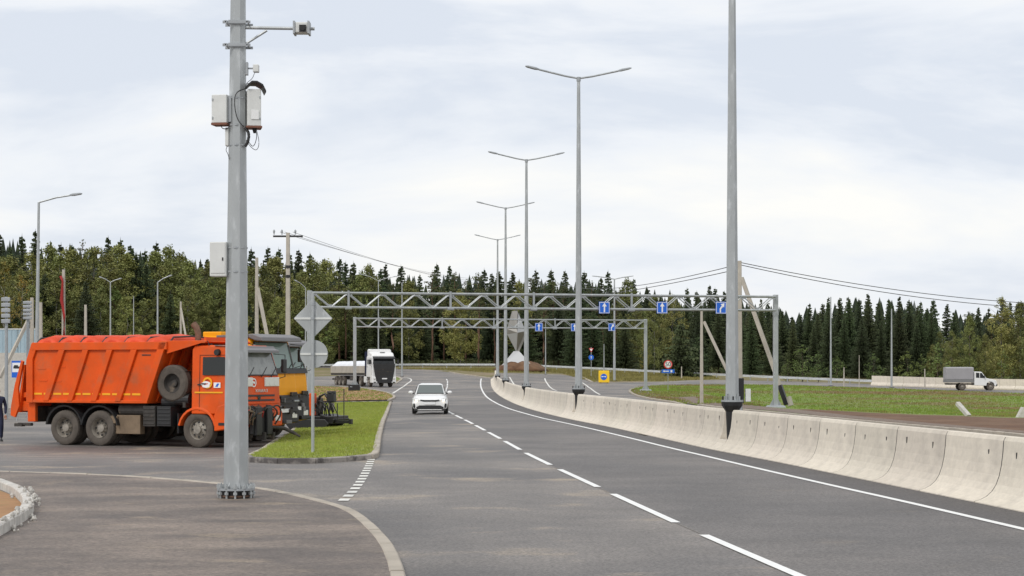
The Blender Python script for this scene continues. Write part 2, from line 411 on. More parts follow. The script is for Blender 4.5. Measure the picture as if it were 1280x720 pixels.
asph = PX([(-500, 505), (-100, 503), (0, 500), (60, 498), (140, 494), (230, 486), (300, 478), (380, 471.3), (417, 470), (440, 468), (470, 464.5), (495, 462.4), (540, 463), (562, 465.5), (580, 469), (605, 472), (614, 472.5), (621, 466.5), (660, 467), (700, 468.2), (728, 472), (740, 478), (790, 478), (830, 477.2), (860, 475.5), (900, 475), (1000, 477), (1080, 480), (1160, 484.3), (1280, 488.3), (1500, 497), (1900, 510)])
asph = asph + [(120, 60), (90, -40), (-80, -40)]
sheet('road', [ccw(asph)], .010, M['asphalt'])
sheet('far_road', [ccw(PX([(150, 457.4), (400, 457.2), (495, 460.6), (560, 463.6), (540, 464), (495, 462.4), (400, 459.8), (150, 460.5)]))], .014, M['asphalt'])

barrier_px = [(613.4, 474), (613.4, 480), (616, 487), (620, 491.5), (626, 496), (632, 499.5), (640, 503.4), (658, 510.5), (674, 515), (690, 519.3), (715, 525), (735, 529), (760, 533.7), (790, 540.3), (840, 551.5), (887, 562.3), (940, 572.2), (975, 579), (1040, 592.4), (1110, 606.8), (1190, 623.2), (1280, 641.8), (1400, 667)]
edge_px = [(601.5, 473.4), (600.5, 479), (602, 487), (606, 494), (612, 499.5), (620, 504), (630, 508.8), (640, 512.6), (660, 518.3), (680, 523.7), (700, 527.8), (730, 534.4), (785, 547.5), (840, 561.3), (880, 570.4), (937, 584.2), (1040, 608), (1100, 621.3), (1160, 635), (1280, 663), (1500, 715), (1620, 745)]
lane_px = [(558, 473.5), (559.5, 477), (559, 484), (556, 492), (553, 499), (553.5, 507), (560, 514.6), (570, 519.8), (587.5, 528.5), (611, 541.2), (632, 552.7), (658.5, 567.7), (697, 586.5), (756.5, 614.2), (861.5, 662.2), (937, 695), (1060, 748)]
bar_line = smooth_line(PX(barrier_px), 1)
edge_line = smooth_line(PX(edge_px), 1)
lane_line = PX(lane_px)
# the darker strip of fresh asphalt along the barrier and the outer lane
sheet('shoulder', [ccw([p for p in edge_line if p[1] < 170]+[p for p in bar_line if p[1] < 170][::-1])], .014, M['asphalt_dark'])
lane_s = [p for p in PX(lane_px) if p[1] < 120]
sheet('outer_lane', [ccw(lane_s+[p for p in edge_line if p[1] < 120][::-1])], .012, M['asphalt_lane'])
sheet('edge_line', ribbon(edge_line, .14), .020, M['paint'])
s_ = arcs(lane_line); polys = []
# dash ends read from the photo, then continued at the same 6 m / 2 m rhythm
tot = s_[-1]
def s_of(px, py):
    w = gp(px, py); best = min(range(0, int(tot*4)), key=lambda k: hypot(along(lane_line, s_, k/4)[0][0]-w[0], along(lane_line, s_, k/4)[0][1]-w[1])); return best/4
d_ref = s_of(847, 655)
d = d_ref-6.15
while d+6.15 > 0: 
    polys += ribbon(lane_line, .13, max(d, 0), d+6.15); d -= 8.1
d = d_ref+2.0
while d < tot-1: polys += ribbon(lane_line, .13, d, min(d+6.15, tot)); d += 8.1
sheet('lane_line', polys, .020, M['paint'])
sheet('joint_line', ribbon(lane_line, .016), .016, M['joint'])
# other markings
mk = []
for pts in ([(491, 492), (500, 486), (507, 481), (514, 476.5), (514.3, 474.5), (511, 472.6), (504, 472)], ):
    mk += ribbon(smooth_line(PX(pts), 1), .18)
for pts in ([(728, 478.5), (736, 484), (745, 491), (750, 493.5)], [(681, 473), (681.5, 475.5), (685, 481), (691, 487), (696, 488.6)], [(637, 471.5), (640, 477), (644, 482.5), (650, 487)], [(738, 481.5), (790, 481), (830, 480)]):
    mk += ribbon(smooth_line(PX(pts), 1), .16)
sheet('turn_lines', mk, .021, M['paint_worn'])
gl = PX([(466, 570), (460, 586), (452, 601), (441, 616), (426, 630)]); gs = arcs(smooth_line(gl)); gl = smooth_line(gl); mk = []
n = 17
for i in range(n):
    a = gs[-1]*i/n; mk += ribbon(gl, .17, a, a+gs[-1]/n*.52, step=.2)
sheet('give_way_line', mk, .020, M['paint_worn'])
for nm, (a, b) in {'road_joint': ((508, 676), (560, 672)), }.items():
    pass

# near walkway slab on the left with its kerb
KO = [(-260, 585), (-60, 586.5), (0, 588), (120, 591.5), (200, 596.5), (260, 601.5), (318, 607.5), (345, 611.5), (380, 618.5), (415, 627), (435, 632.5), (452.5, 641), (472, 657), (490, 676), (500, 694), (508, 718), (513, 745), (519, 800)]
ko = smooth_line(PX(KO, .11), 1)
kerb('kerb', ko, .16, .11, M['kerb'], base=0, label='pale kerb curving round the near walkway', side=1 if False else -1)
walk = [p for p in ko]
# walkway lies left/near of the kerb line: close it far to the left and behind the viewer
inner = []
sk = arcs(ko)
for i in range(len(ko)):
    (x, y), (tx, ty) = along(ko, sk, min(sk[i]+1e-4, sk[-1]-1e-4)); inner.append((x+ty*.155, y-tx*.155))
sheet('sidewalk', [ccw(inner+[(inner[-1][0], -30), (-45, -30), (-45, inner[0][1])])], .097, M['walk'])

# green island, dirt tongue, infield
isl = PX([(312, 569.5), (328, 561), (345, 550), (362, 541), (380, 527), (396, 518), (409, 511), (405, 503.6), (440, 502.6), (487, 502), (484.5, 508), (477, 523), (471.5, 543), (468.5, 562), (461, 566.5), (420, 570.3), (360, 573)], .12)
sheet('lawn', [ccw(isl)], .105, M['grass'], 'bright green lawn on the raised island')
kerb('kerb', smooth_line(PX([(488, 502), (485.5, 508), (479, 523), (473.5, 541), (470, 563), (468, 566.5), (462, 568.5)], .12), 1), .18, .13, M['kerb'], label='pale kerb along the road side of the green island')
kerb('kerb', PX([(461, 568.5), (420, 571.6), (370, 574.3), (312, 571.5), (311, 569.5)], .12), .18, .13, M['kerb_dirty'], label='dirty broken kerb across the near end of the green island')
kerb('kerb', PX([(312, 568), (330, 559.5), (346, 549), (362, 540), (380, 526), (397, 517)], .12), .16, .125, M['kerb'], label='kerb behind the green island beside the parked trucks')
kerb('kerb', PX([(380, 503), (420, 502.2), (455, 501.4), (488, 500.7)], .10), .5, .10, M['kerb_dirty'], label='kerb between the green island and the orange dirt')
tong = PX([(380, 501.5), (440, 500.2), (484, 499.2), (491.5, 497), (492, 494.5), (486, 491.5), (470, 488), (452, 485), (425, 483.5), (380, 482)], .1)
sheet('dirt_island', [ccw(tong)], .09, M['orange_dirt'], 'orange bare earth on the second island')
kerb('kerb', smooth_line(PX([(486, 499.3), (492.5, 497), (492.8, 494.3), (486.5, 491), (470, 487.3), (452, 484.6), (425, 483)], .1), 1), .2, .12, M['kerb'], label='kerb round the tip of the orange dirt island')
gpt = PX([(468, 479), (494, 479.5), (501.5, 474.5), (498, 472.3), (490, 470.5), (468, 470)])
sheet('grass_patch', [ccw(gpt)], .03, M['infield'])
kerb('kerb', PX([(494.5, 479.7), (502.3, 474.5), (499, 472.2), (489, 470.4)]), .25, .10, M['kerb'])
kerb('kerb', smooth_line(PX([(562, 465.5), (580, 468.8), (605, 472), (613.5, 472.8)]), 1), .25, .12, M['kerb'])
kerb('kerb', PX([(728, 472), (734, 475), (740, 478)]), .3, .12, M['kerb'])

inf = PX([(787, 488), (800, 483.8), (830, 482), (880, 481.5), (950, 481.5), (1000, 482.5), (1040, 484), (1160, 488), (1220, 490), (1280, 492.5), (1500, 501), (1800, 512)]) + PX([(1800, 620), (1500, 565), (1280, 542), (1160, 532), (1040, 521.5), (960, 513.5), (900, 508.5), (850, 503), (820, 498.5), (800, 494.5), (790, 491)], .1)
sheet('infield', [ccw(inf)], .05, M['infield'], 'grassy hollow inside the road loop')
sheet('bare_earth', [ccw(PX([(975, 514), (1010, 513), (1040, 514.5), (1090, 517.5), (1150, 520), (1200, 521.5), (1240, 523.5), (1280, 524), (1500, 529), (1800, 540)])+PX([(1800, 618), (1500, 564), (1280, 541.5), (1160, 531.5), (1040, 521)], .1))], .06, M['dirt'])
sheet('gravel_verge', [ccw(PX([(789, 488.3), (806, 486), (808, 489), (830, 495), (870, 500), (920, 504.5), (990, 511.5), (1060, 519.5), (1160, 529), (1280, 539), (1280, 541.7), (1160, 531.8), (1040, 521.2), (960, 513.2), (900, 508.2), (850, 502.8), (820, 498.3), (800, 494.3), (790, 490.8)], .05))], .066, M['gravel'])
kerb('kerb', smooth_line(PX([(800, 483.8), (789, 486), (786.5, 488), (789.5, 491), (799, 494.8), (819, 499), (850, 503.6), (900, 509), (960, 514), (1040, 522), (1160, 532.5), (1280, 542.5), (1500, 566)], .1), 1), .2, .12, M['kerb'])
# bank and kerb on the far left
kerb('kerb', PX([(-200, 505), (0, 500.5), (60, 498.5)]), .2, .12, M['kerb'])
# ------------------------------------------------------------ concrete median barrier
BH = 1.07
prof = [(0, 0), (0.0, .035), (.10, .06), (.20, .11), (.29, .19), (.36, .30), (.41, .44), (.445, .60), (.47, .80), (.485, 1.00), (.52, 1.07)]
WB = 1.18
def bprof(cut=None):
    p = prof if cut is None else [q for q in prof if q[1] < cut]+[(lerp(.29, .36, .5), cut)]
    return p+[(WB-a, b) for a, b in reversed(p)]
bl = bar_line; bs = arcs(bl); BL = bs[-1]
def bpoint(d):
    d = max(0, min(BL, d)); return along(bl, bs, d)
def block(d0, d1, cut=None, name='barrier_block', label=None, group=None):
    (x0, y0), _ = bpoint(d0); (x1, y1), _ = bpoint(d1); Ln = hypot(x1-x0, y1-y0); rz = atan2(y1-y0, x1-x0)
    z0, z1 = G(x0, y0), G(x1, y1)
    # the line runs from far to near, so the body of the block lies to its left seen along it
    mb = MB(); P = bprof(cut); g = .020
    R = []
    ns = 1
    for k in range(ns+1):
        t = k/ns; xx = g+(Ln-2*g)*t; R.append([(xx, a, b+(z1-z0)*t) for a, b in P])
    mb.loft(R)
    o = mb.build(name, M['concrete'], bevel=.012)
    o.location = (x0, y0, z0); o.rotation_euler = (0, 0, rz)
    tag(o, label, 'concrete barrier', group)
    if y0 < 110 and cut is None:
        q = MB(); q.loft([[(xx, WB/2+(a-WB/2)*.975, b*.985) for a, b in P] for xx in (-g*.9, g*.9)]); q.build('joint_shade', M['dark'], o)  # dark slab added to paint the shade inside the open joint
    if Ln > 2 and y0 < 85 and cut is None:
        for t in ((.24+random.uniform(-.03, .03), .76+random.uniform(-.03, .03)) if random.random() < .75 else (.78,)):
            s = MB(); h = random.uniform(.035, .085); zz = .80+random.uniform(-.04, .03)
            s.prism([(-.016, -h), (.016, -h), (.02, 0), (.016, h), (-.016, h), (-.02, 0)], .462, .476)
            q = s.build('lifting_slot', M['dark'], o); q.location = (Ln*t, 0, zz+(z1-z0)*t)
    return o
# d runs from the far end; find where each lamp stands
def nearest_d(px, Yc):
    X = (px-640)/F*Yc; best = (1e9, 0)
    k = 0
    while k < BL:
        (x, y), (tx, ty) = bpoint(k); cx, cy = x-ty*WB/2, y+tx*WB/2
        e_ = abs(640+F*cx/cy-px)
        if abs(cy-Yc) < 14 and e_ < best[0]: best = (e_, k)
        k += .25
    return best[1]
lamp_px = [(622, 186), (632, 158), (658, 121), (723.5, 83), (915, 50.5)]
lamp_d = [nearest_d(*q) for q in lamp_px]
LD = sorted(lamp_d)
names = ['beyond the farthest median lamp', 'between the two farthest median lamps', 'between the third and fourth nearest median lamps', 'between the second and third nearest median lamps', 'between the two nearest median lamps', 'on the near side of the nearest median lamp']
edges = [0]+LD+[BL]
for i in range(len(edges)-1):
    a = edges[i]+(.48 if i > 0 else 0); b = edges[i+1]-(.48 if i < len(edges)-2 else 0)
    n = max(1, round((b-a)/3.0))
    for k in range(n):
        lb = 'pale concave barrier block '+names[i]
        block(a+(b-a)*k/n, a+(b-a)*(k+1)/n, label=lb, group='barrier blocks '+names[i])
ordn = ['farthest', 'second farthest', 'middle', 'second nearest', 'nearest']
lamp_xy = []
for i, d in enumerate(LD):
    block(d-.48, d+.48, cut=.27, name='barrier_toe', label='low concrete toe block notched round the %s median lamp' % ordn[i], group='notched toe blocks under the median lamps')
    (x, y), (tx, ty) = bpoint(d); lamp_xy.append((x-ty*WB/2, y+tx*WB/2, atan2(ty, tx)))

# ------------------------------------------------------------ lamp posts
def lamp_head(parent, p, q, s=1):
    # flat LED lantern from p outwards to q
    p, q = Vector(p), Vector(q); d = q-p; Mx = d.to_track_quat('X', 'Z').to_matrix(); mb = MB(); R = []
    for t, w, h in ((0, .05, .04), (.12, .09, .05), (.3, .15, .06), (.85, .15, .045), (1, .07, .02)):
        c = p+d*t; R.append([c+Mx @ Vector((0, a*w*s, b*h*s)) for a, b in ((-1, -.6), (1, -.6), (1, .3), (.5, 1), (-.5, 1), (-1, .3))])
    mb.loft(R); return mb.build('lantern', M['galv_d'], parent)
def median_lamp(x, y, rz, H, zf, label, r0=.18):
    z = G(x, y); t = empty('street_lamp', (x, y, z), 0, label, 'street lamp', 'double-armed lamps on the median barrier')
    mb = MB(); mb.cyl((0, 0, zf), (0, 0, zf+.5), r0, r0*.97, 8); mb.cyl((0, 0, zf+.5), (0, 0, H), r0*.97, .075, 8, cap=True); mb.build('pole', M['galv'], t)
    b = MB(); b.loft([[(r*cos(a*pi/6), r*sin(a*pi/6), zz) for a in range(12)] for r, zz in ((.13, .05), (.155, .7), (.17, zf-.28), (.28, zf-.12), (.29, zf-.02))]); b.build('footing', M['black'], t)
    f = MB(); f.cyl((0, 0, zf-.02), (0, 0, zf+.03), .30, None, 12); f.build('flange', M['galv_d'], t)
    for k in range(8):
        a = 2*pi*k/8; s = MB(); s.cyl((.25*cos(a), .25*sin(a), zf-.09), (.25*cos(a), .25*sin(a), zf+.13), .022, None, 6); s.build('bolt', M['galv_d' if k % 2 else 'black'], t)
    for k in range(4):
        a = 2*pi*(k+.5)/4; g = MB(); g.bar((.16*cos(a), .16*sin(a), zf+.03), (.19*cos(a), .19*sin(a), zf+.2), .012, .08); g.build('gusset', M['galv'], t)
    c = MB(); c.cyl((0, 0, H-.12), (0, 0, H+.06), .10, None, 8); c.build('arm_bracket', M['galv_d'], t)
    for sg in (-1, 1):
        tip = (sg*1.75*cos(.12), sg*1.75*sin(.12), H+.36)
        a_ = MB(); a_.tube([(0, 0, H), (sg*.6, sg*.07, H+.10), tip], .045, 6); a_.build('arm', M['galv'], t)
        lamp_head(t, tip, (sg*2.35*cos(.12), sg*2.35*sin(.12), H+.50))
    return t
lab = ['double-armed lamp post on the median, the farthest and leftmost of the row', 'second farthest double-armed lamp post on the median barrier', 'third lamp post from the camera on the median barrier, left of the faceted monument sign row', 'tall double-armed median lamp post with black footing, second nearest to the camera', 'thick nearest median lamp post with black bolted footing, its top out of the photo']
lab[2] = 'middle of the five double-armed lamp posts on the median barrier'
for (x, y, rz), l, zz in zip(lamp_xy, lab, (1.2, 1.2, 1.15, 1.30, 1.30)):
    median_lamp(x, y, rz, 14.9, zz, l, .185 if y < 60 else .17)
cb = empty('cabinet', at(926, 54), 0, 'small black control cabinet beside a pale post, right of the nearest median lamp', 'cabinet')
s = MB(); s.box((0, 0, 1.55), (.16, .16, .7)); s.build('housing', M['black'], cb, bevel=.01); s = MB(); s.cyl((0, 0, 0), (0, 0, 1.2), .05); s.build('stand', M['galv_d'], cb)
s = MB(); s.box((.20, 0, 1.42), (.14, .2, .36)); s.build('meter_box', M['wplastic'], cb, bevel=.01)

def single_pole(px, Y, ytop, label, arms=(), r=.09, name='street_lamp', cat='street lamp', group=None, m_='galv', px2=None, flange=True, collar=False):
    b = at(px, Y); H = zat(ytop, Y)-b.z; t = empty(name, b, 0, label, cat, group)
    x1 = ((px2 or px)-px)/F*Y
    mb = MB(); mb.cyl((0, 0, 0), (x1, 0, H), r, r*.5, 8); mb.build('pole', M[m_], t)
    if flange:
        f = MB(); f.cyl((0, 0, 0), (0, 0, .06), r*2.4, None, 10); f.build('base_plate', M['black'], t)
    for dx, dy in arms:        # arm tip as pixel offsets at that distance
        X1, Z1 = dx/F*Y, -dy/F*Y
        a_ = MB(); a_.tube([(x1, 0, H), (x1+X1*.4, 0, H+Z1*.55), (x1+X1*.72, 0, H+Z1*.8)], r*.4, 6); a_.build('arm', M[m_], t)
        lamp_head(t, (x1+X1*.72, 0, H+Z1*.8), (x1+X1, 0, H+Z1), 1.1)
    return t
single_pole(45, 88, 253, 'tall grey lamp post behind the orange tipper bed, arm towards the right', [(54, -11)], .11, px2=48.5)
G1 = 'slim lamp posts standing before the forest'
single_pole(138, 165, 353, 'slim lamp post before the birches, right of the post with red cloth', [(14, -5), (-14, -7)], .09, group=G1)
single_pole(197, 150, 353, 'slim lamp post with one raised arm above the orange tipper bed', [(18, -9)], .10, group=G1)
single_pole(167, 170, 370, 'thin bare metal post between two slim lamp posts above the tipper', [], .06, 'metal_post', 'post')
single_pole(473, 255, 351, 'double-armed lamp post before the forest above the white semi truck', [(25, -6), (-25, -9)], .11, group=G1)
single_pole(382, 200, 360, 'lamp post half hidden behind the left leg of the near gantry', [(-14, -10)], .09, group=G1)
single_pole(502.5, 250, 354, 'thin tall metal post right of the double-armed forest lamp', [], .12, 'metal_post', 'post')
single_pole(768, 235, 349, 'double-armed lamp post behind the yellow sign board, right of the median lamps', [(24, -4), (-28, -4)], .17, group=G1)
single_pole(682, 270, 399, 'thin metal post right of the faceted monument', [], .09, 'metal_post', 'post')
single_pole(755, 262, 430, 'short thin metal post behind the guardrail left of the yellow board lamp', [], .09, 'metal_post', 'post')
single_pole(1038.5, 232, 371, 'tall pole with needle top behind the far road, left one of two', [], .13, 'metal_post', 'post')
single_pole(1114.5, 228, 386, 'tall pole behind the white far barrier, right one of two', [], .13, 'metal_post', 'post')
for i, (px, Y, yt) in enumerate([(1055, 226, 459), (1074, 224, 444), (1156, 232, 461), (852, 258, 458)]):
    single_pole(px, Y, yt, ['short pale marker post just right of the left far pole', 'thin grey post between the two tall far poles', 'short pale post above the white far barrier, left of the canvas pickup', 'short pale post right of the speed limit sign'][i], [], .10 if i != 1 else .06, 'metal_post', 'post', m_='concrete_pole', flange=False)

# ------------------------------------------------------------ concrete utility poles with braces
def util_pole(px, Y, ytop, label, brace=None, r=.14, crossarm=False, base_z=0, foot=False):
    b = at(px, Y); H = zat(ytop, Y)-b.z; t = empty('utility_pole', b, 0, label, 'utility pole', 'concrete utility poles')
    mb = MB(); mb.loft([[(a*r*k, c*r*k, z) for a, c in ((-1, -.8), (-.8, -1), (.8, -1), (1, -.8), (1, .8), (.8, 1), (-.8, 1), (-1, .8))] for k, z in ((1, -.2), (.62, H))]); mb.build('pole', M['concrete_pole'], t)
    if brace:
        (px1, py1), (px2, py2) = brace; Yb = Y-1.2
        p = (((px1-px)/F*Y), 0, zat(py1, Y)-b.z); q = ((px2-640)/F*Yb-b.x, Yb-b.y, zat(py2, Yb)-b.z)
        s = MB(); s.bar(p, q, r*1.2, r*1.2); s.build('brace', M['concrete_pole'], t)
        if foot:
            p, q = Vector(p), Vector(q); d = (q-p).normalized(); s = MB(); s.bar(q-d*1.15, q+d*.05, r*1.45, r*1.45); s.build('brace_foot', M['black'], t)
            s = MB(); s.bar(q-d*.45+Vector((.25, 0, 0)), q+Vector((.25, 0, -.1)), .35, .25); s.build('footing_block', M['concrete_pole'], t)
    if crossarm:
        s = MB(); s.bar((-.85, 0, H-.2), (.85, 0, H-.2), .1, .1); s.build('crossarm', M['dark'], t)
        for xx in (-.8, -.35, .42):
            s = MB(); s.lathe([(0, 0), (.05, .0), (.03, .1), (.07, .15), (.05, .25), (0, .3)], (xx, 0, H-.1), 'z', 8); s.build('insulator', M['galv_d'], t)
        for k in (1.95, 2.5):
            s = MB(); s.cyl((0, 0, H-k-.08), (0, 0, H-k+.08), r*1.0, None, 8); s.build('clamp', M['dark'], t)
    return t
util_pole(360, 110, 291, 'tall concrete utility pole with crossarm and insulators behind the parked trucks', crossarm=True, r=.16)
util_pole(321, 112, 322, 'concrete pole with slanting brace just right of the big camera pole', ((322, 360), (338, 440)), r=.13)
util_pole(877, 118, 389, 'short concrete pole with a brace, left of the nearest median lamp', ((880, 402), (912, 470)), r=.11)
util_pole(924.5, 112, 326, 'tall concrete pole with long black-footed brace, behind the nearest median lamp', ((927, 347), (983, 505)), r=.17, foot=True)
util_pole(79.5, 100, 337, 'concrete pole draped with red cloth behind the orange tipper', r=.11)
util_pole(226, 150, 377, 'small concrete pole with brace behind the cab of the orange tipper', ((226, 385), (233, 425)), r=.10)
util_pole(107, 140, 381, 'short pale concrete post above the middle of the orange tipper bed', r=.13)
util_pole(40, 96, 372, 'concrete pole with long slanting brace at the left edge by the blue fence', ((38, 395), (0, 472)), r=.12)
util_pole(51, 100, 378, 'short slightly tilted concrete post just right of the left-edge lamp', r=.11)
rc = MB(); b = at(79.5, 99.8)
rc.tube([(b.x-.15, b.y, zat(345, 99.8)), (b.x-.05, b.y, zat(352, 99.8)), (b.x-.1, b.y, zat(375, 99.8)), (b.x+.03, b.y, zat(395, 99.8)), (b.x+.02, b.y, zat(424, 99.8))], [.07, .05, .09, .06, .08], 7)
tag(rc.build('red_cloth', M['redcloth'], smooth='all'), 'long strip of red cloth hanging down a concrete pole', 'cloth')
def tower(px, Y, y0, y1, label):
    b = at(px, Y); t = empty('floodlight_mast', b, 0, label, 'mast', 'floodlight masts by the blue fence'); s = MB(); H = zat(y0, Y)-b.z
    s.cyl((0, 0, 0), (0, 0, H), .09, .07, 8); s.build('pole', M['galv_d'], t)
    z1, z0 = H, zat(y1, Y)-b.z
    for i in range(5):
        z = lerp(z0, z1, (i+.5)/5); q = MB(); q.box((0, -.12, z), (.42, .10, (z1-z0)/5*.72)); q.build('floodlight', M['galv_d'], t, bevel=.02)
tower(8, 92, 371, 405, 'mast carrying stacked floodlight panels at the left edge')
tower(35, 93, 376, 400, 'mast carrying stacked floodlight panels beside the left-edge lamp post')

def wire(p, q, sag, r, label):
    p, q = Vector(p), Vector(q); pts = []
    for i in range(25):
        t = i/24; pts.append(p.lerp(q, t)-Vector((0, 0, sag*4*t*(1-t))))
    s = MB(); s.tube(pts, r, 4); return tag(s.build('power_line', M['dark']), label, 'power line', 'overhead wires')
def W3(px, py, Y): return ((px-640)/F*Y, Y, zat(py, Y))
wire(W3(925, 328, 112), W3(1500, 378, 150), 1.1, .022, 'upper overhead wire running right from the braced concrete pole')
wire(W3(925, 331, 112), W3(1500, 381, 150), 1.25, .022, 'lower overhead wire running right from the braced concrete pole')
wire(W3(925, 330, 112), W3(700, 356, 300), 1.0, .025, 'upper overhead wire running left from the braced concrete pole')
wire(W3(925, 336, 112), W3(640, 366, 330), 1.2, .025, 'lower overhead wire running left from the braced concrete pole')
for i, (dx, dy, l) in enumerate([(-10, 0, 'left'), (-4, 0, 'middle'), (6, 0, 'right')]):
    wire(W3(360+dx, 290, 110), W3(620+dx*.3, 348+i*3, 330), .9, .012, 'thin wire from the %s insulator of the crossarm pole towards the forest' % l)

# ------------------------------------------------------------ gantries with lane signs
def arrow(mb, w, h, y, diag=False):
    # white upward arrow in a w x h field, flat at y
    P = [(-.06, -.38), (.06, -.38), (.06, .1), (.2, .1), (0, .42), (-.2, .1), (-.06, .1)]
    if diag:
        P = [(-.14, -.40), (-.02, -.40), (-.02, -.12), (.16, .10), (.25, .02), (.27, .38), (-.06, .30), (.05, .19), (-.14, -.06)]
    mb.prism([(a*w, b*h) for a, b in P], y, y-.006)
def panel_sign(parent, x, z, w, h, y, kind, name='sign_panel'):
    s = MB(); s.box((x, y, z), (w, .03, h)); o = s.build(name, M['blue'], parent, bevel=.01)
    e_ = MB()
    for a, b, c, d_ in ((0, h/2-.035, w-.03, .025), (0, -h/2+.035, w-.03, .025)): e_.box((x+a, y-.019, z+b), (c, .004, d_))
    for a in (-1, 1): e_.box((x+a*(w/2-.035), y-.0185, z), (.025, .003, h-.06))
    e_.build('border', M['signw'], o)
    a_ = MB(); arrow(a_, w*1.05, h, -.018, kind == 'diag')
    if kind == 'dbl':
        a_ = MB(); arrow(a_, w*.8, h, -.018)
        a_.prism([(-.30*w, -.36*h), (-.24*w, -.36*h), (-.24*w, .3*h), (-.30*w, .3*h)], -.018, -.023)
    q = a_.build('arrow', M['signw'], o); q.location = (x, y, z)
    k = MB(); k.box((x, y+.06, z), (.05, .09, h*.9)); k.build('bracket', M['galv_d'], o)
    return o
def gantry(A, B, zt, depth, label, signs, r=.06, bay=1.9):
    A, B = Vector(A), Vector(B); d = B-A; Ln = hypot(d.x, d.y); rz = atan2(d.y, d.x)
    t = empty('sign_gantry', (A.x, A.y, 0), rz, label, 'sign gantry', 'sign gantries over the road')
    for x, zb in ((0, A.z), (Ln, B.z)):
        p = MB(); p.prism([(-.13, -.11), (.13, -.11), (.13, .11), (-.13, .11)], zb, zt+.12, 'z'); q = MB(); q.box((0, 0, zb+.12), (1.0, .8, .12), taper=.8)
        o = p.build('post', M['galv'], t, bevel=.02); o.location = (x, 0, 0)
        o = q.build('base_plate', M['galv_d'], t); o.location = (x, 0, 0)
        for k in (-1, 1):
            gs = MB(); gs.prism([(k*.13, zb+.18), (k*.36, zb+.18), (k*.13, zb+.6)], -.01, .01)
            o = gs.build('gusset', M['galv_d'], t); o.location = (x, 0, 0)
    for zz, nm in ((zt, 'top_chord'), (zt-depth, 'bottom_chord')):
        for yy in (-.28, .28):
            c = MB(); c.tube([(.1, yy, zz), (Ln-.1, yy, zz)], r, 8); c.build(nm, M['galv'], t)
    n = int(Ln/(bay/2)); n += n % 2; st = (Ln-.4)/n
    dg = [MB(), MB()]; pl = MB()
    for i in range(n):
        x0, x1 = .2+i*st, .2+(i+1)*st; a, b = (zt, zt-depth) if i % 2 == 0 else (zt-depth, zt)
        for k, yy in enumerate((-.28, .28)): dg[k].tube([(x0, yy, a), (x1, yy, b)], r*.55, 6)
        pl = MB(); pl.box((x1, -.28, b+(.07 if b < zt-.1 else -.07)), (.42, .02, .16)); pl.build('gusset_plate', M['galv_d'], t)
        if i % 4 == 0:
            pl = MB(); pl.bar((x0, -.28, a), (x0, .28, a), .05, .05); pl.build('cross_tie', M['galv_d'], t)
    for k in (0, 1): dg[k].build('diagonal_bracing', M['galv'], t)
    for i in range(1, int(Ln/5.4)+1):
        x = .2+round((i*5.4-3.6)/st)*st; v = MB(); v.box((x, -.35, zt-depth/2), (.11, .05, depth+.25)); v.cyl((x-.18, -.34, zt-depth-.04), (x+.18, -.34, zt-depth-.04), .10, None, 8); v.build('splice_plate', M['galv_d'], t)
    return t, rz, Ln
def on_gantry(A, rz, px):
    # distance along the gantry line that shows at photo column px
    k = (px-640)/F; c, s_ = cos(rz), sin(rz); return (k*A.y-A.x)/(c-k*s_)
A = at(387, 104); B = at(969.5, 109.7)
t1, rz, Ln = gantry(A, B, 6.3, .78, 'nearer galvanised truss gantry spanning the road, with three blue arrow signs', None)
cats = {}
def gsign(A, rz, px, w, z, kind, label):
    x = on_gantry(A, rz, px); P = Vector((A.x, A.y, 0))+Vector((x*cos(rz), x*sin(rz), 0))
    t = empty('lane_sign', (P.x+sin(rz)*.42, P.y-cos(rz)*.42, z), rz, label, 'road sign', 'blue lane arrow signs on the gantries'); panel_sign(t, 0, 0, w, w*1.06, 0, kind); return t
gsign(A, rz, 753, .62, zat(384.5, 107), 'up', 'blue sign with a straight arrow, leftmost on the nearer gantry')
gsign(A, rz, 825, .62, zat(384.7, 108), 'up', 'blue sign with a straight arrow, middle one on the nearer gantry')
gsign(A, rz, 898.5, .64, zat(385, 109), 'diag', 'blue sign with a slanting arrow on the nearer gantry beside the big lamp pole')
A = at(443.5, 168); B = at(807, 175)
A.z += .35
t2, rz, Ln = gantry(A, B, 6.62, .74, 'farther galvanised truss gantry spanning the road, behind the nearer one', None, r=.055)
gsign(A, rz, 672, .70, zat(409, 172), 'up', 'blue arrow sign, leftmost on the farther gantry')
gsign(A, rz, 716.5, .66, zat(409.3, 173), 'up', 'blue arrow sign on the farther gantry, partly behind a lamp post')
gsign(A, rz, 763, .66, zat(409, 174), 'diag', 'blue slanting arrow sign, rightmost on the farther gantry')
fb = MB(); fb.box((0, 0, .1), (1.0, .9, .75)); o = tag(fb.build('gantry_footing', M['black'], bevel=.03), 'black block footing under the left leg of the farther gantry', 'footing'); o.location = at(443, 168)+Vector((0, 0, .15))

# ------------------------------------------------------------ signs on posts
def post(t, H, r=.035, m_='galv'):
    s = MB(); s.cyl((0, 0, 0), (0, 0, H), r, None, 10); s.build('post', M[m_], t)
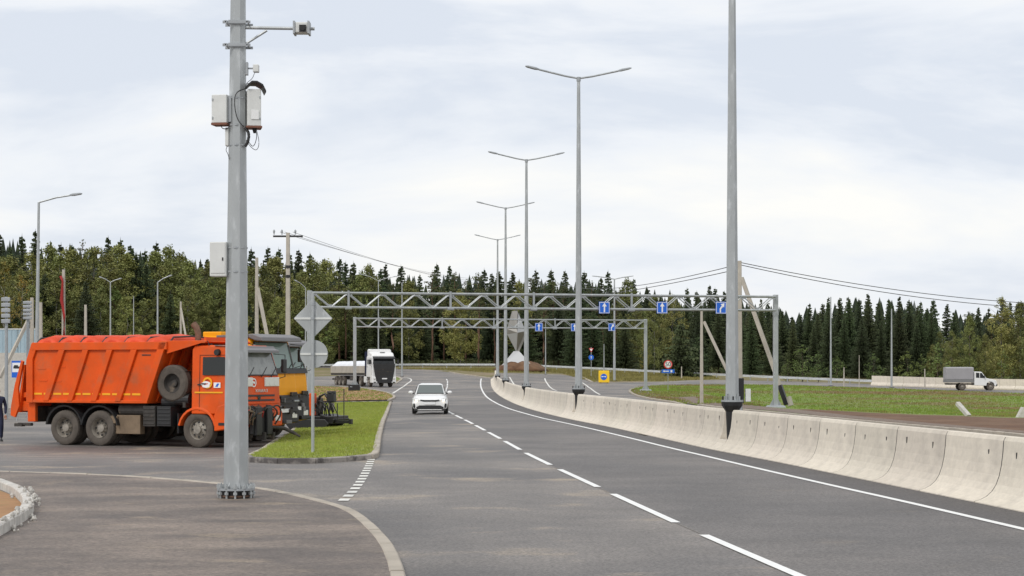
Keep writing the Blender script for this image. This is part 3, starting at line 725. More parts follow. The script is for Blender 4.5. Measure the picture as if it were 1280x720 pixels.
# pair of signs seen from behind on the island
P = gp(391, 565.5, .11); Y = P[1]; z0 = G(P[0], Y)+.10
t = empty('sign_post', (P[0], Y, z0), radians(-4), 'galvanised post with a diamond sign above a round sign, both seen from the back', 'sign post')
sc_ = Y/F
post(t, zat(366, Y)-z0, .04)
zc = zat(398, Y)-z0; h = 24.5*sc_
s = MB(); s.prism([(-h, zc), (0, zc-h), (h, zc), (0, zc+h)], .045, .055); o = s.build('diamond_sign', M['galv'], t, bevel=.004)
s = MB(); s.box((0, .036, zc), (h*1.9, .02, .05)); s.build('rail', M['wplastic'], o)
zc = zat(442.5, Y)-z0; r = 17.5*sc_
s = MB(); s.lathe([(0, .045), (r, .045), (r, .058), (0, .058)], (0.02, 0, zc), 'y', 32); o = s.build('round_sign', M['galv'], t)
s = MB(); s.box((0.02, .036, zc), (r*1.95, .02, .05)); s.build('rail', M['wplastic'], o)
for zz in (398, 442.5, 380):
    s = MB(); s.cyl((0, 0, zat(zz, Y)-z0-.03), (0, 0, zat(zz, Y)-z0+.03), .052, None, 10); s.build('clamp', M['galv_d'], t)
# bus stop sign at the left edge
b = at(21, 88); t = empty('bus_stop_sign', b, 0, 'blue and white bus stop sign at the left edge behind the lifted tailgate', 'road sign')
b2 = b.z; z0, z1 = zat(472, 88)-b2, zat(451, 88)-b2; post(t, z1, .03); w = 12/F*88
s = MB(); s.box((0, -.05, (z0+z1)/2), (w, .03, z1-z0)); s.build('panel', M['blue'], t)
s = MB(); s.box((0, -.068, (z0+z1)/2+.08), (w*.86, .006, (z1-z0)*.56)); q = s.build('white_field', M['signw'], t)
s = MB(); s.box((.0, -.074, (z0+z1)/2+.08), (w*.62, .006, .10)); s.box((-.02, -.074, (z0+z1)/2+.155), (w*.42, .006, .06)); s.build('bus_symbol', M['dark'], q)
# yellow board with a round blue sign
P = gp(755, 479); Y = P[1]; t = empty('detour_board', (P[0], Y, P[2]+.02), 0, 'yellow board with a round blue arrow sign standing on the asphalt', 'road sign'); k = Y/F
s = MB(); s.box((0, 0, 8*k), (13.5*k, .12, 15*k)); s.build('board', M['signy'], t, bevel=.12)
s = MB(); s.lathe([(0, -.07), (4.0*k, -.07), (4.0*k, -.08), (0, -.08)], (-.03, 0, 7.7*k), 'y', 24); o = s.build('blue_disc', M['blue'], t)
s = MB(); s.prism([(-2.6*k, -.9*k), (-2.9*k, .9*k), (-1*k, .5*k), (1*k, .5*k), (2.9*k, .9*k), (2.6*k, -.9*k), (1.4*k, -.2*k), (-1.4*k, -.2*k)], -.082, -.088); q = s.build('arrow', M['signw'], o); q.location = (-.03, 0, 7.7*k+.02)
for a in (-1, 1):
    s = MB(); s.bar((a*4*k, -.3, .03), (a*4*k, .4, .03), .08, .06); s.build('foot', M['dark'], t)
# speed limit sign with a blue plate
P = gp(835, 488, .05); Y = P[1]; k = Y/F; t = empty('speed_limit_sign', (P[0], Y, P[2]+.04), 0, 'round red-rimmed 50 speed limit sign above a blue plate on a thin pole', 'road sign'); z0 = P[2]+.04
zc = zat(455.5, Y)-z0; post(t, zc, .03)
def disc(parent, r, y, zc, m_, name, x=0, n=28):
    s = MB(); s.lathe([(0, y), (r, y), (r, y+.01), (0, y+.01)], (x, 0, zc), 'y', n); return s.build(name, m_, parent)
o = disc(t, 5.4*k, -.05, zc, M['signr'], 'red_rim'); disc(o, 4.1*k, -.06, zc, M['signw'], 'white_face')
text_part('50', 7.4*k, (0, -.07, zc), (pi/2, 0, 0), M['dark'], o, 'numerals', .006)
zc2 = zat(464, Y)-z0
s = MB(); s.box((0, -.05, zc2), (16*k, .03, 4.6*k)); o = s.build('blue_plate', M['blue'], t)
s = MB(); s.prism([(-6.5*k, 0), (-4.5*k, 1.3*k), (-4.5*k, .5*k), (1*k, .5*k), (1*k, -.5*k), (-4.5*k, -.5*k), (-4.5*k, -1.3*k)], -.068, -.074); q = s.build('arrow', M['signw'], o); q.location.z = zc2
s = MB(); s.box((4.2*k, -.07, zc2), (2.2*k, .008, 2.6*k)); s.build('plate_mark', M['signw'], o)
# yield sign over a round blue sign
b = at(739, 258); Y = 258; k = Y/F; t = empty('yield_sign', b, 0, 'small yield triangle above a round blue sign before the dark forest', 'road sign'); z0 = b.z; post(t, zat(434, Y)-z0, .04)
zc = zat(437.5, Y)-z0; s = MB(); s.prism([(-3*k, 2.3*k), (3*k, 2.3*k), (0, -3*k)], -.05, -.04); o = s.build('yield_triangle', M['signr'], t)
s = MB(); s.prism([(-1.9*k, 1.5*k), (1.9*k, 1.5*k), (0, -1.7*k)], -.062, -.052); o2 = s.build('white_face', M['signw'], o); o.location.z = zc
o = disc(t, 3.3*k, -.05, zat(446.8, Y)-z0, M['blue'], 'blue_disc'); s = MB(); s.prism([(-.3*k, -2*k), (.3*k, -2*k), (.3*k, .4*k), (1*k, .4*k), (0, 1.9*k), (-1*k, .4*k), (-.3*k, .4*k)], -.062, -.056); q = s.build('arrow', M['signw'], o); q.location.z = zat(446.8, Y)-z0

# ------------------------------------------------------------ the big camera pole in front
P = gp(295, 622, .10); Y = P[1]; z0 = P[2]+.097; k = Y/F
t = empty('camera_pole', (P[0], Y, z0), 0, 'thick galvanised octagonal pole in the foreground carrying surveillance camera and grey boxes', 'camera pole')
def cz(py): return zat(py, Y)-z0
def cx(px, c=295.3): return (px-c)*k
s = MB(); R = []
for z, w in ((cz(612), 29.5), (cz(430), 26.5), (cz(180), 21), (cz(0), 18), (cz(-90), 16.3)):
    xo = cx(295.4) if z < 1 else cx(lerp(295.4, 298, z/cz(0))); rr = w*k/2/cos(pi/8)
    R.append([(xo+rr*cos(pi/8+a*pi/4), rr*sin(pi/8+a*pi/4), z) for a in range(8)])
s.loft(R); s.build('pole', M['galv'], t)
for zz, rr, hh, m_, nm in ((cz(612.5), .30, .035, 'galv_d', 'flange'), (cz(609.5), .22, .03, 'galv', 'upper_ring'), (.02, .25, .025, 'rust', 'anchor_plate')):
    s = MB(); s.cyl((0, 0, zz), (0, 0, zz+hh), rr, rr, 12); s.build(nm, M[m_], t)
s = MB(); s.cyl((0, 0, 0), (0, 0, .13), .23, None, 12); s.build('recess_shade', M['black'], t)  # solid black drum standing in for the shaded gap under the flange
for i in range(12):
    a = 2*pi*i/12+.1; x, y = .275*cos(a), .275*sin(a)
    s = MB(); s.cyl((x, y, -.0), (x, y, cz(604)), .016, None, 6); s.cyl((x, y, .06), (x, y, .10), .034, None, 6); s.cyl((x, y, cz(612.5)+.035), (x, y, cz(612.5)+.085), .034, None, 6); s.build('anchor_bolt', M['galv'], t)
for i in range(8):
    a = 2*pi*i/8+pi/8; s = MB(); s.bar((.17*cos(a), .17*sin(a), cz(613)), (.25*cos(a), .25*sin(a), cz(613)), .012, .05); s.prism([(0, 0), (.1, 0), (0, .2)], -.006, .006)
    o = MB(); 
    Mx = Matrix.Rotation(a, 3, 'Z'); pts = [Mx @ Vector(p) for p in ((.17, -.006, cz(612)), (.25, -.006, cz(612)), (.17, -.006, cz(612)+.18), (.17, .006, cz(612)), (.25, .006, cz(612)), (.17, .006, cz(612)+.18))]
    o.add(pts, [(0, 1, 2), (5, 4, 3), (0, 3, 4, 1), (1, 4, 5, 2), (2, 5, 3, 0)]); o.build('gusset', M['galv'], t)
for py in (29.5, 58):
    s = MB(); xo = cx(297.6)
    s.box((xo, -.145, cz(py)), (.44, .025, .04)); s.box((xo, .145, cz(py)), (.44, .025, .04))
    for a in (-1, 1): s.cyl((xo+a*.17, -.18, cz(py)), (xo+a*.17, .18, cz(py)), .012, None, 6); s.box((xo+a*.17, -.165, cz(py)), (.045, .03, .045))
    s.box((xo, -.13, cz(py)), (.26, .03, .07)); s.build('clamp', M['galv_d'], t)
arm = MB(); arm.tube([(cx(303), 0, cz(34.5)), (cx(393.5), 0, cz(36))], .027, 8); arm = arm.build('camera_arm', M['galv'], t, smooth=True)
s = MB(); s.tube([(cx(304), 0, cz(57)), (cx(334), 0, cz(38))], .02, 8); s.build('brace', M['galv'], arm)
cb = MB(); cb.box((cx(378), -.03, cz(36)), (.20, .24, .165)); cb = cb.build('camera', M['wplastic'], t, bevel=.012)
s = MB(); s.box((cx(380), -.155, cz(37.5)), (.11, .03, .11)); s.cyl((cx(380), -.16, cz(37.5)), (cx(380), -.185, cz(37.5)), .04, .04, 12); s.build('lens', M['black'], cb)
s = MB(); s.box((cx(369), -.03, cz(36)), (.03, .28, .20)); s.box((cx(387), -.03, cz(36)), (.03, .28, .20)); s.build('mounting_bracket', M['galv_d'], cb)
s = MB(); s.box((cx(309), 0, cz(86)), (.035, .1, .20)); s.cyl((cx(309), 0, cz(85.5)), (cx(320), 0, cz(85.5)), .014); o = s.build('sensor_bracket', M['galv_d'], t)
s = MB(); s.box((cx(320.7), -.02, cz(86)), (.09, .12, .12)); s.build('sensor', M['wplastic'], t, bevel=.01)
def cabinet(x0, x1, y0, y1, dep, yaw, name='equipment_box'):
    w = (x1-x0)*k; h = (y1-y0)*k; s = MB(); s.box((0, 0, 0), (w, dep, h)); o = s.build(name, M['wplastic'], t, bevel=.012); o.location = (cx((x0+x1)/2), -.02, cz((y0+y1)/2)); o.rotation_euler = (0, 0, yaw)
    return o, w, h
o, w, h = cabinet(309, 326, 113, 159, .30, radians(12))
s = MB(); s.box((.01, -.155, -h*.20), (w*.55, .012, h*.24)); s.build('vent', M['white'], o); s = MB()
s.box((w*.5-.02, -.156, h*.28), (.02, .014, .03)); s.box((w*.5-.02, -.156, -h*.3), (.02, .014, .03)); s.build('latch', M['galv_d'], o)
s = MB(); s.box((0, 0, -h/2-.012), (w*1.15, .31, .03)); s.build('rusty_skirt', M['rustband'], o)
s = MB(); s.loft([[(x, yy, zz+dz) for yy, dz in ((-.2, 0), (.2, 0), (.2, .035), (-.2, .035))] for x, zz in ((-w*.55, h/2+.02), (-w*.2, h/2+.09), (w*.2, h/2+.09), (w*.62, h/2+.04), (w*.85, h/2-.06))]); s.build('black_hood', M['dark'], o, bevel=.01)
o, w, h = cabinet(267.5, 287, 119.5, 155, .24, radians(-10))
for zz in (.32, -.32):
    s = MB(); s.box((-w*.42, -.126, h*zz), (.02, .012, .035)); s.build('hinge', M['galv_d'], o)
s = MB(); s.box((0, 0, -h/2-.012), (w*1.04, .25, .035)); s.build('rusty_skirt', M['rustband'], o)
s = MB(); s.box((w*.5+.03, 0, 0), (.05, .12, h*.9)); s.build('mounting_rail', M['galv_d'], o)
o, w, h = cabinet(282.5, 287, 160, 183, .12, 0, 'junction_box')
o, w, h = cabinet(265, 286, 303, 346, .26, radians(-6), 'meter_box')
s = MB(); s.box((0, -.135, .02), (w*.86, .008, h*.88)); s.build('door', M['wplastic'], o); s = MB(); s.box((w*.3, -.142, 0), (.02, .012, .05)); s.build('latch', M['dark'], o)
def cable(pts, r=.008, name='cable'):
    q = smooth_line3([(cx(a), c, cz(b)) for a, b, c in pts]); s = MB(); s.tube(q, r, 5); s.build(name, M['dark'], t, smooth='all')
def smooth_line3(p, it=3):
    for _ in range(it):
        q = [p[0]]
        for a, b in zip(p, p[1:]): q += [tuple(.75*a[i]+.25*b[i] for i in range(3)), tuple(.25*a[i]+.75*b[i] for i in range(3))]
        q.append(p[-1]); p = q
    return p
cable([(308, 112, -.1), (297, 117, -.19), (295, 132, -.19), (299, 152, -.19), (307, 160, -.15)])
cable([(319, 92, -.05), (317, 100, -.12), (309, 106, -.15), (311, 113, -.15)], .005)
cable([(310, 106, -.1), (320, 103, -.1), (330, 108, -.1), (332, 114, -.05)], .006)
cable([(308, 161, -.1), (313, 168, -.12), (312, 178, -.12), (308, 184, -.1)], .025)
cable([(320, 160, -.08), (323, 172, -.1), (318, 186, -.08), (312, 178, -.1)], .006)
cable([(321, 160, -.08), (326, 180, -.1), (322, 190, -.08), (314, 184, -.1), (309, 176, -.1)], .005)
cable([(277, 156, -.08), (279, 162, -.1), (286, 162, -.1), (288, 158, -.1)], .007)
cable([(285, 183, -.04), (283, 188, -.06), (286, 193, -.06), (288, 200, -.1)], .005)
s = MB(); s.cyl((cx(319), -.05, cz(160)), (cx(319), -.05, cz(167)), .045, .02, 8); s.build('cable_gland', M['dark'], t)
for py in (123, 157, 182, 310, 340):
    s = MB(); w_ = pw(cz(py), [(0, 29.5), (cz(430), 26.5), (cz(180), 21), (cz(0), 18)])*k/2+.006; xo = cx(lerp(295.4, 298, cz(py)/cz(0)))
    s.lathe([(w_*1.083, -.012), (w_*1.083, .012)], (xo, 0, cz(py)), 'z', 8); q = s.build('steel_strap', M['galv_d'], t); 

# ------------------------------------------------------------ guardrail and white barrier along the far road
def guardrail(pts, label, hh=.75, step=4.0):
    P = [gp(a, b)[:2] if not isinstance(a, tuple) else a for a, b in pts]; S = arcs(P); o0 = P[0]
    t = empty('guardrail', (o0[0], o0[1], G(*o0)), 0, label, 'guardrail', 'guardrails along the far road'); z00 = G(*o0)
    n = int(S[-1]/step); R = []
    for i in range(n*1+1):
        (x, y), (tx, ty) = along(P, S, S[-1]*i/n); z = G(x, y)-z00; nx, ny = -ty, tx
        R.append([(x-o0[0]+nx*a, y-o0[1]+ny*a, z+b) for a, b in ((-.04, hh-.31), (.05, hh-.25), (-.03, hh-.155), (.05, hh-.06), (-.04, hh), (-.06, hh), (.02, hh-.06), (-.05, hh-.155), (.02, hh-.25), (-.06, hh-.31))])
    s = MB(); s.loft(R); s.build('rail', M['galv_l'], t)
    pm = MB(); pm.box((0, 0, hh/2-.1), (.12, .08, hh+.1)); first = None
    for i in range(0, n+1):
        (x, y), _ = along(P, S, S[-1]*i/n); z = G(x, y)-z00
        if first is None: first = pm.build('post', M['galv_d'], t); q = first
        else: q = first.copy(); COL.objects.link(q); q.parent = t
        q.location = (x-o0[0], y-o0[1]+.1, z)
    return t
def atl(L_): return [((at(px, Y).x, at(px, Y).y), None) for px, Y in L_]
guardrail(atl([(90, 285), (200, 292), (380, 309), (520, 318), (619, 316)]), 'galvanised guardrail before the forest from the left side to the monument mound')
guardrail(atl([(674, 312), (760, 300), (860, 280), (960, 262), (1090, 244)]), 'galvanised guardrail curving along the far road right of the monument')
bw = [at(px, Y) for px, Y in ((1090, 243), (1130, 239), (1170, 235.5), (1210, 232), (1250, 229), (1290, 226), (1340, 222), (1400, 218))]
for a, b in zip(bw, bw[1:]):
    s = MB(); n = 2
    for i in range(n):
        p, q = a.lerp(b, i/n), a.lerp(b, (i+1)/n); dd = (q-p).normalized(); nn = Vector((-dd.y, dd.x, 0)); p = p+dd*.03
        s = MB(); s.loft([[Vector((0, 0, 0))+(c-p)+nn*u+Vector((0, 0, v)) for u, v in ((-.3, 0), (-.3, .15), (-.1, .45), (-.08, 1.25), (.08, 1.25), (.1, .45), (.3, .15), (.3, 0))] for c in (p, q)])
        o = tag(s.build('far_barrier_block', M['concrete']), 'off-white concrete barrier block in the row along the far road behind the canvas pickup', 'concrete barrier', 'white barrier blocks along the far road'); o.location = p

# ------------------------------------------------------------ faceted monument on its mound
Y = 285; b = at(645, Y); k = Y/F; zb = zat(452, Y)
s = MB(); R = []
for rr, h in ((36*k, 0), (30*k, .5), (21*k, 1.1), (12*k, 1.35), (.1, 1.45)):
    R.append([((rr*(1+.08*sin(a*2.3)))*cos(2*pi*a/20), rr*.8*sin(2*pi*a/20), h*(1+.12*sin(a*1.7))) for a in range(20)])
s.loft(R); o = tag(s.build('earth_mound', M['dirt'], smooth='all'), 'mound of bare brown earth under the faceted monument', kind='structure'); o.location = (b.x+6*k, b.y, zat(464, Y))
t = empty('monument', (b.x, b.y, zb), 0, 'tall faceted metal monument shaped like a twisted star on the brown mound', 'monument')
def mpt(px, py, dy=0): return ((px-645)*k, dy, zat(py, Y)-zb)
def facet(name, pts, th, m_):
    s = MB(); n = len(pts); s.add(pts+[(p[0], p[1]+th, p[2]) for p in pts], [tuple(range(n)), tuple(range(2*n-1, n-1, -1))]+[(i, (i+1) % n, n+(i+1) % n, n+i) for i in range(n)]); return s.build(name, M[m_], t)
s = MB(); s.add([mpt(627, 457, -1.0), mpt(665, 457, -1.2), mpt(661, 456, 1.5), mpt(630, 456, 1.5), mpt(642, 439, -.2), mpt(649, 439, -.2), mpt(649, 439, .4), mpt(642, 439, .4)], [(0, 1, 5, 4), (1, 2, 6, 5), (2, 3, 7, 6), (3, 0, 4, 7), (4, 5, 6, 7)]); s.build('pedestal', M['alu'], t)
def poly3(name, V, Fs, m_): s = MB(); s.add(V, Fs); return s.build(name, M[m_], t)
T = mpt(646, 388, 0); Lw = mpt(634, 418, -.2); Rw = mpt(657, 414, -.3); Cw = mpt(647, 416, -1.3); Bk = mpt(646, 416, 1.2); Bt = mpt(645.5, 440, 0)
poly3('upper_right_facet', [T, Cw, Rw, mpt(649, 394, -.6)], [(0, 3, 1), (0, 2, 3), (3, 2, 1)], 'alu')
poly3('upper_left_facet', [mpt(640, 389, -.1), mpt(647, 389, -.5), mpt(646, 410, -1.0), mpt(634, 411, -.2)], [(0, 1, 2, 3)], 'alu_shade')
poly3('lower_left_facet', [Lw, Cw, Bt], [(0, 1, 2)], 'alu')
poly3('lower_right_facet', [Cw, Rw, mpt(656, 424, -.2), mpt(648, 442, -.1), Bt], [(0, 1, 2, 3, 4)], 'alu_shade')
poly3('back_shell', [T, Lw, Rw, Bk, Bt, mpt(640, 389, 0)], [(0, 5, 1, 3), (0, 3, 2), (1, 4, 3), (2, 3, 4)], 'alu_shade')
poly3('notch_facet', [mpt(633, 411, -.3), mpt(646, 411, -1.0), Cw, Lw], [(0, 1, 2, 3)], 'alu_shade')

# ------------------------------------------------------------ fence and plinth, upper left
b0 = Vector((at(-60, 108).x, 108, 0)); t = empty('panel_fence', (at(-60, 108).x, 108, 0), 0, 'long blue-grey panel fence on a pale plinth at the left edge', 'fence')
w = at(50, 108).x-at(-60, 108).x; zt, zm, z0 = zat(412, 108), zat(441, 108), -.2
s = MB(); s.box((w/2, .1, (z0+zm)/2), (w, .35, zm-z0)); s.build('plinth', M['fencel'], t)
n = 4
for i in range(n):
    s = MB(); s.box((w*(i+.5)/n, 0, (zm+zt)/2), (w/n-.04, .06, zt-zm)); 
    for j in range(5): s.box((w*(i+.1+j*.2)/n, -.04, (zm+zt)/2), (.04, .03, zt-zm-.02))
    s.build('panel', M['fence'], t)
s = MB(); s.box((w/2, 0, zt+.03), (w, .12, .06)); s.build('top_rail', M['wplastic'], t)
# scraps in the hollow
P = gp(1212, 521); s = MB(); s.box((0, 0, 0), (.30, 2.0, .24)); o = s.build('concrete_post', M['rubble'], bevel=.02); tag(o, 'pale concrete post lying slanted on the grassy slope', 'concrete post')
sc2 = P[1]/F; o.location = (P[0]-3.5*sc2, P[1]+1, P[2]+8.5*sc2); o.rotation_euler = (radians(60), radians(-28), 0)
o.rotation_euler = Matrix.Identity(3).to_euler(); 
d_ = Vector((-9*sc2, 1.2, 16*sc2)); o.rotation_euler = d_.to_track_quat('Y', 'Z').to_euler(); o.dimensions = (.30, d_.length, .24)
P = gp(1277, 523); sc2 = P[1]/F; s = MB(); s.prism([(-5*sc2, 0), (14*sc2, 0), (14*sc2, 13*sc2), (2*sc2, 14*sc2)], 0, .6); o = s.build('concrete_block', M['rubble'], bevel=.02); o.location = (P[0], P[1], P[2]); tag(o, 'white slanted concrete block at the right edge of the slope', 'concrete block')
# planter ring of broken kerb, bottom left
ring = smooth_line(PX([(-60, 600), (-20, 604), (0, 607), (20, 614), (36, 623), (44, 636), (38, 647), (22, 657), (0, 670), (-40, 692), (-80, 715)], .1), 1)
kerb('kerb', ring, .16, .24, M['rubble'], seg=.5, label='broken pale kerb ring in the bottom left corner', side=-1)
sheet('planter_soil', [ccw(PX([(-60, 604), (0, 612), (18, 619), (33, 634), (20, 646), (0, 658), (-60, 690)], .12))], .105, M['orange_dirt'])
for i in range(70):
    (x, y), (tx, ty) = along(ring, arcs(ring), random.uniform(.3, .75)*arcs(ring)[-1])
    r = random.choice([.015, .02, .03, .045]); off = random.gauss(-.03, .09); s = MB()
    V = [Vector((random.uniform(.6, 1)*r*cos(a)*c, random.uniform(.6, 1)*r*sin(a)*c, zz*r*random.uniform(.5, .9))) for zz, c in ((-1, .7), (0, 1), (1, .6)) for a in [k*pi/3 for k in range(6)]]
    s.add(V, [(i_*6+k_, i_*6+(k_+1) % 6, i_*6+6+(k_+1) % 6, i_*6+6+k_) for i_ in range(2) for k_ in range(6)]+[(5, 4, 3, 2, 1, 0), (12, 13, 14, 15, 16, 17)])
    if i == 0: rub = MB()
    zz = G(x, y)+(.25 if abs(off+.03) < .07 else .11); rub.add([v+Vector((x-ty*off, y+tx*off, zz+r*.4)) for v in V], s.f)
tag(rub.build('rubble', M['rubble']), 'loose pale rubble scattered along the broken kerb in the corner', 'rubble', kind='stuff')
# ------------------------------------------------------------ vehicles
def wheel(parent, x, y, r, w, out, tm='tyre', rm='rim', holes=8, zc=None, dual=False, name='wheel'):
    # out: -1 when the outer face looks along -y, +1 along +y
    zc = r if zc is None else zc; rr = r*.56
    t = empty(name, (x, y, zc)); t.parent = parent
    s = MB(); s.lathe([(rr, -w*.42), (rr*1.12, -w*.5), (r*.86, -w*.5), (r*.97, -w*.42), (r, -w*.3), (r, w*.3), (r*.97, w*.42), (r*.86, w*.5), (rr*1.12, w*.5), (rr, w*.42), (rr, -w*.42)], (0, 0, 0), 'y', 32)
    for i in range(32):
        a = 2*pi*i/32; Mx = Matrix.Rotation(-a, 3, 'Y')
        s.box(Mx @ Vector((r*1.0, 0, 0)), (.02*r, w*.62, r*.11), Mx)
    o = s.build('tyre', M[tm], t, smooth=40)
    s = MB(); f = out*w*.5
    if dual: P_ = [(rr*1.0, f*.95), (rr*.96, f*.7), (rr*.90, -f*.2), (rr*.55, -f*.25), (rr*.42, f*.15), (rr*.40, f*.55), (.001, f*.6)]
    else: P_ = [(rr*1.0, f*.9), (rr*.94, f*.75), (rr*.90, f*.35), (rr*.72, f*.55), (rr*.5, f*.75), (rr*.42, f*.8), (rr*.40, f*1.15), (.001, f*1.2)]
    s.lathe(P_, (0, 0, 0), 'y', 28); q = s.build('rim', M[rm], t, smooth=40)
    s = MB()
    for i in range(holes):
        a = 2*pi*i/holes; rad = rr*.72; yy = f*(.10 if dual else .62)
        s.cyl((rad*cos(a), yy-.01*out, rad*sin(a)), (rad*cos(a), yy+.012*out, rad*sin(a)), rr*.10, None, 8)
    s.build('hand_hole', M['dark'], q)
    s = MB()
    for i in range(10):
        a = 2*pi*i/10+.2; rad = rr*.52; s.cyl((rad*cos(a), f*.2, rad*sin(a)), (rad*cos(a), f*(.35 if dual else .86), rad*sin(a)), rr*.05, None, 6)
    s.build('wheel_nuts', M['rim'], q)
    return t
def quad_plate(pts, th=.02):
    P = [Vector(p) for p in pts]; n = (P[1]-P[0]).cross(P[2]-P[0]).normalized()*th; m_ = len(P); s = MB()
    s.add(P+[p+n for p in P], [tuple(reversed(range(m_))), tuple(range(m_, 2*m_))]+[(i, (i+1) % m_, m_+(i+1) % m_, m_+i) for i in range(m_)]); return s
def cab(t, W, x0, x1, zr, paint, kind):
    """forward-control lorry cab. x0 back, x1 front, W half width, zr roof height"""
    zs = 1.62 if kind == 'old' else 1.75; zw = zr-.75
    zb = 1.0
    # shell, profile seen from the side
    fr = x1
    P = [(x0, zb), (x0, zr-.12), (x0+.08, zr), (fr-.42, zr), (fr-.28, zr-.10), (fr-.03, zs+.52 if kind == 'old' else zs+.35), (fr, zs), (fr, zb)]
    s = MB(); rings = []
    for y, ins in ((-W, .045), (-W+.07, 0), (W-.07, 0), (W, .045)):
        cx_, cz_ = (x0+fr)/2, 1.9
        rings.append([(cx_+(p[0]-cx_)*(1-ins*.6), y*(1-max(0, (p[1]-2.0))*.045), cz_+(p[1]-cz_)*(1-ins*.5)) for p in P])
    s.loft(rings); c = s.build('cab', paint, t, bevel=.025)
    def yat(z): return W*(1-max(0, (z-2.0))*.045)
    # windscreen
    za, zb2 = (zs+.56, zr-.16) if kind == 'old' else (zs+.60, zr-.20)
    def xf(z): 
        a, b = P[5], P[4]; return a[0]+(b[0]-a[0])*(z-a[1])/(b[1]-a[1])
    e_ = .022
    pts = [(xf(za)+e_, -(yat(za)-.12), za), (xf(za)+e_, yat(za)-.12, za), (xf(zb2)+e_, yat(zb2)-.16, zb2), (xf(zb2)+e_, -(yat(zb2)-.16), zb2)]
    g = quad_plate(pts, .012).build('windscreen', M['glass_pale'] if kind == 'old' else M['glass_green'], t)
    s = MB()
    for i in range(4): s.bar(pts[i], pts[(i+1) % 4], .035, .035)
    s.build('window_seal', M['dark'], g)
    for yy in (-.55, .15, .7):
        s = MB(); s.bar((xf(za)+.05, yy, za-.05), (xf(za+.3)+.045, yy+.42, za+.24), .025, .025); s.build('wiper', M['dark'], t)
    for sg in (-1, 1):
        zz0, zz1 = zs+.56, zr-.36; yb, yt = yat(zz0)+.004, yat(zz1)+.006
        xb = fr-.28; xa = x0+.42
        pts = [(xa, sg*yb, zz0), (xb, sg*yb, zz0), (xb-.16, sg*yt, zz1), (xa, sg*yt, zz1)]
        if sg < 0: g = quad_plate(pts, .012).build('side_window', M['glass'], t)
        else: g = quad_plate(pts[::-1], .012).build('side_window', M['glass'], t)
        for a, b in (((xa-.12, zb+.1), (xa-.12, zr-.3)), ((fr-.13, zb+.1), (fr-.13, zs+.3)), ((xa-.12, zr-.3), (fr-.42, zr-.3))):
            d = MB(); d.bar((a[0], sg*(yat(a[1])+.001), a[1]), (b[0], sg*(yat(b[1])+.001), b[1]), .012, .012); d.build('door_seam', M['dark'], t)
        h = MB(); h.box((xa+.05, sg*(W+.012), zs+.30), (.16, .03, .04)); h.build('door_handle', M['dark'], t)
        # mirror
        m_ = MB(); m_.tube([(fr-.25, sg*W, zr-.25), (fr+.02, sg*(W+.25), zr-.28), (fr+.02, sg*(W+.25), zr-.95), (fr-.2, sg*W, zr-1.05)], .016, 6); q = m_.build('mirror_arm', M['dark'], t)
        m_ = MB(); m_.box((fr+.0, sg*(W+.22), zr-.62), (.10, .22, .42)); m_.build('mirror', M['dark'], q, bevel=.03)
    return c, xf, yat, zs
def lorry_front(t, W, x1, zr, zs, paint, kind, light='lens'):
    if kind == 'old':
        for sg in (-1, 1):
            s = MB(); s.box((x1-.005, sg*.74, 1.97), (.06, .80, .28)); o = s.build('lamp_panel', M['lens'], t, bevel=.02)
            s = MB()
            for dx in (-.14, .14): s.cyl((x1+.02, sg*.78+dx, 1.95), (x1+.03, sg*.78+dx, 1.95), .095, None, 16)
            s.build('headlight', M['lens'], o)
        for z in (1.56, 1.42):
            s = MB(); s.box((x1+.005, 0, z), (.03, 1.75, .055)); s.build('grille_slot', M['dark'], t)
        s = MB(); s.box((x1, 0, 1.33), (.06, 2.3, .05)); s.build('trim_rail', paint, t, bevel=.01)
        s = MB(); s.cyl((x1, 0, 1.5), (x1+.03, 0, 1.5), .07, None, 10); s.build('badge', M['chassis'], t)
    s = MB(); s.box((x1-.03, 0, .85), (.24, 2*W, .46)); s.build('bumper', paint if kind == 'old' else M['dark'], t, bevel=.04)
    for sg in (-1, 1):
        s = MB(); s.box((x1+.09, sg*(W-.28), .86), (.03, .30, .18)); s.build('headlight', M[light], t, bevel=.015)
def fender(t, xw, W, r, m_, sg, x0=-1.25, x1=1.25, dirty='chassis', w=.55):
    s = MB(); R = []
    for k in range(11):
        a = radians(12+156*k/10); R.append([(xw+rr*cos(a), sg*yy, r*.96+rr*sin(a)) for rr, yy in ((r*1.17, W), (r*1.30, W-.01), (r*1.34, W-.1), (r*1.34, W-w), (r*1.17, W-w))])
    s.loft(R); return s.build('fender', m_, t, bevel=.01)
R_W = .54
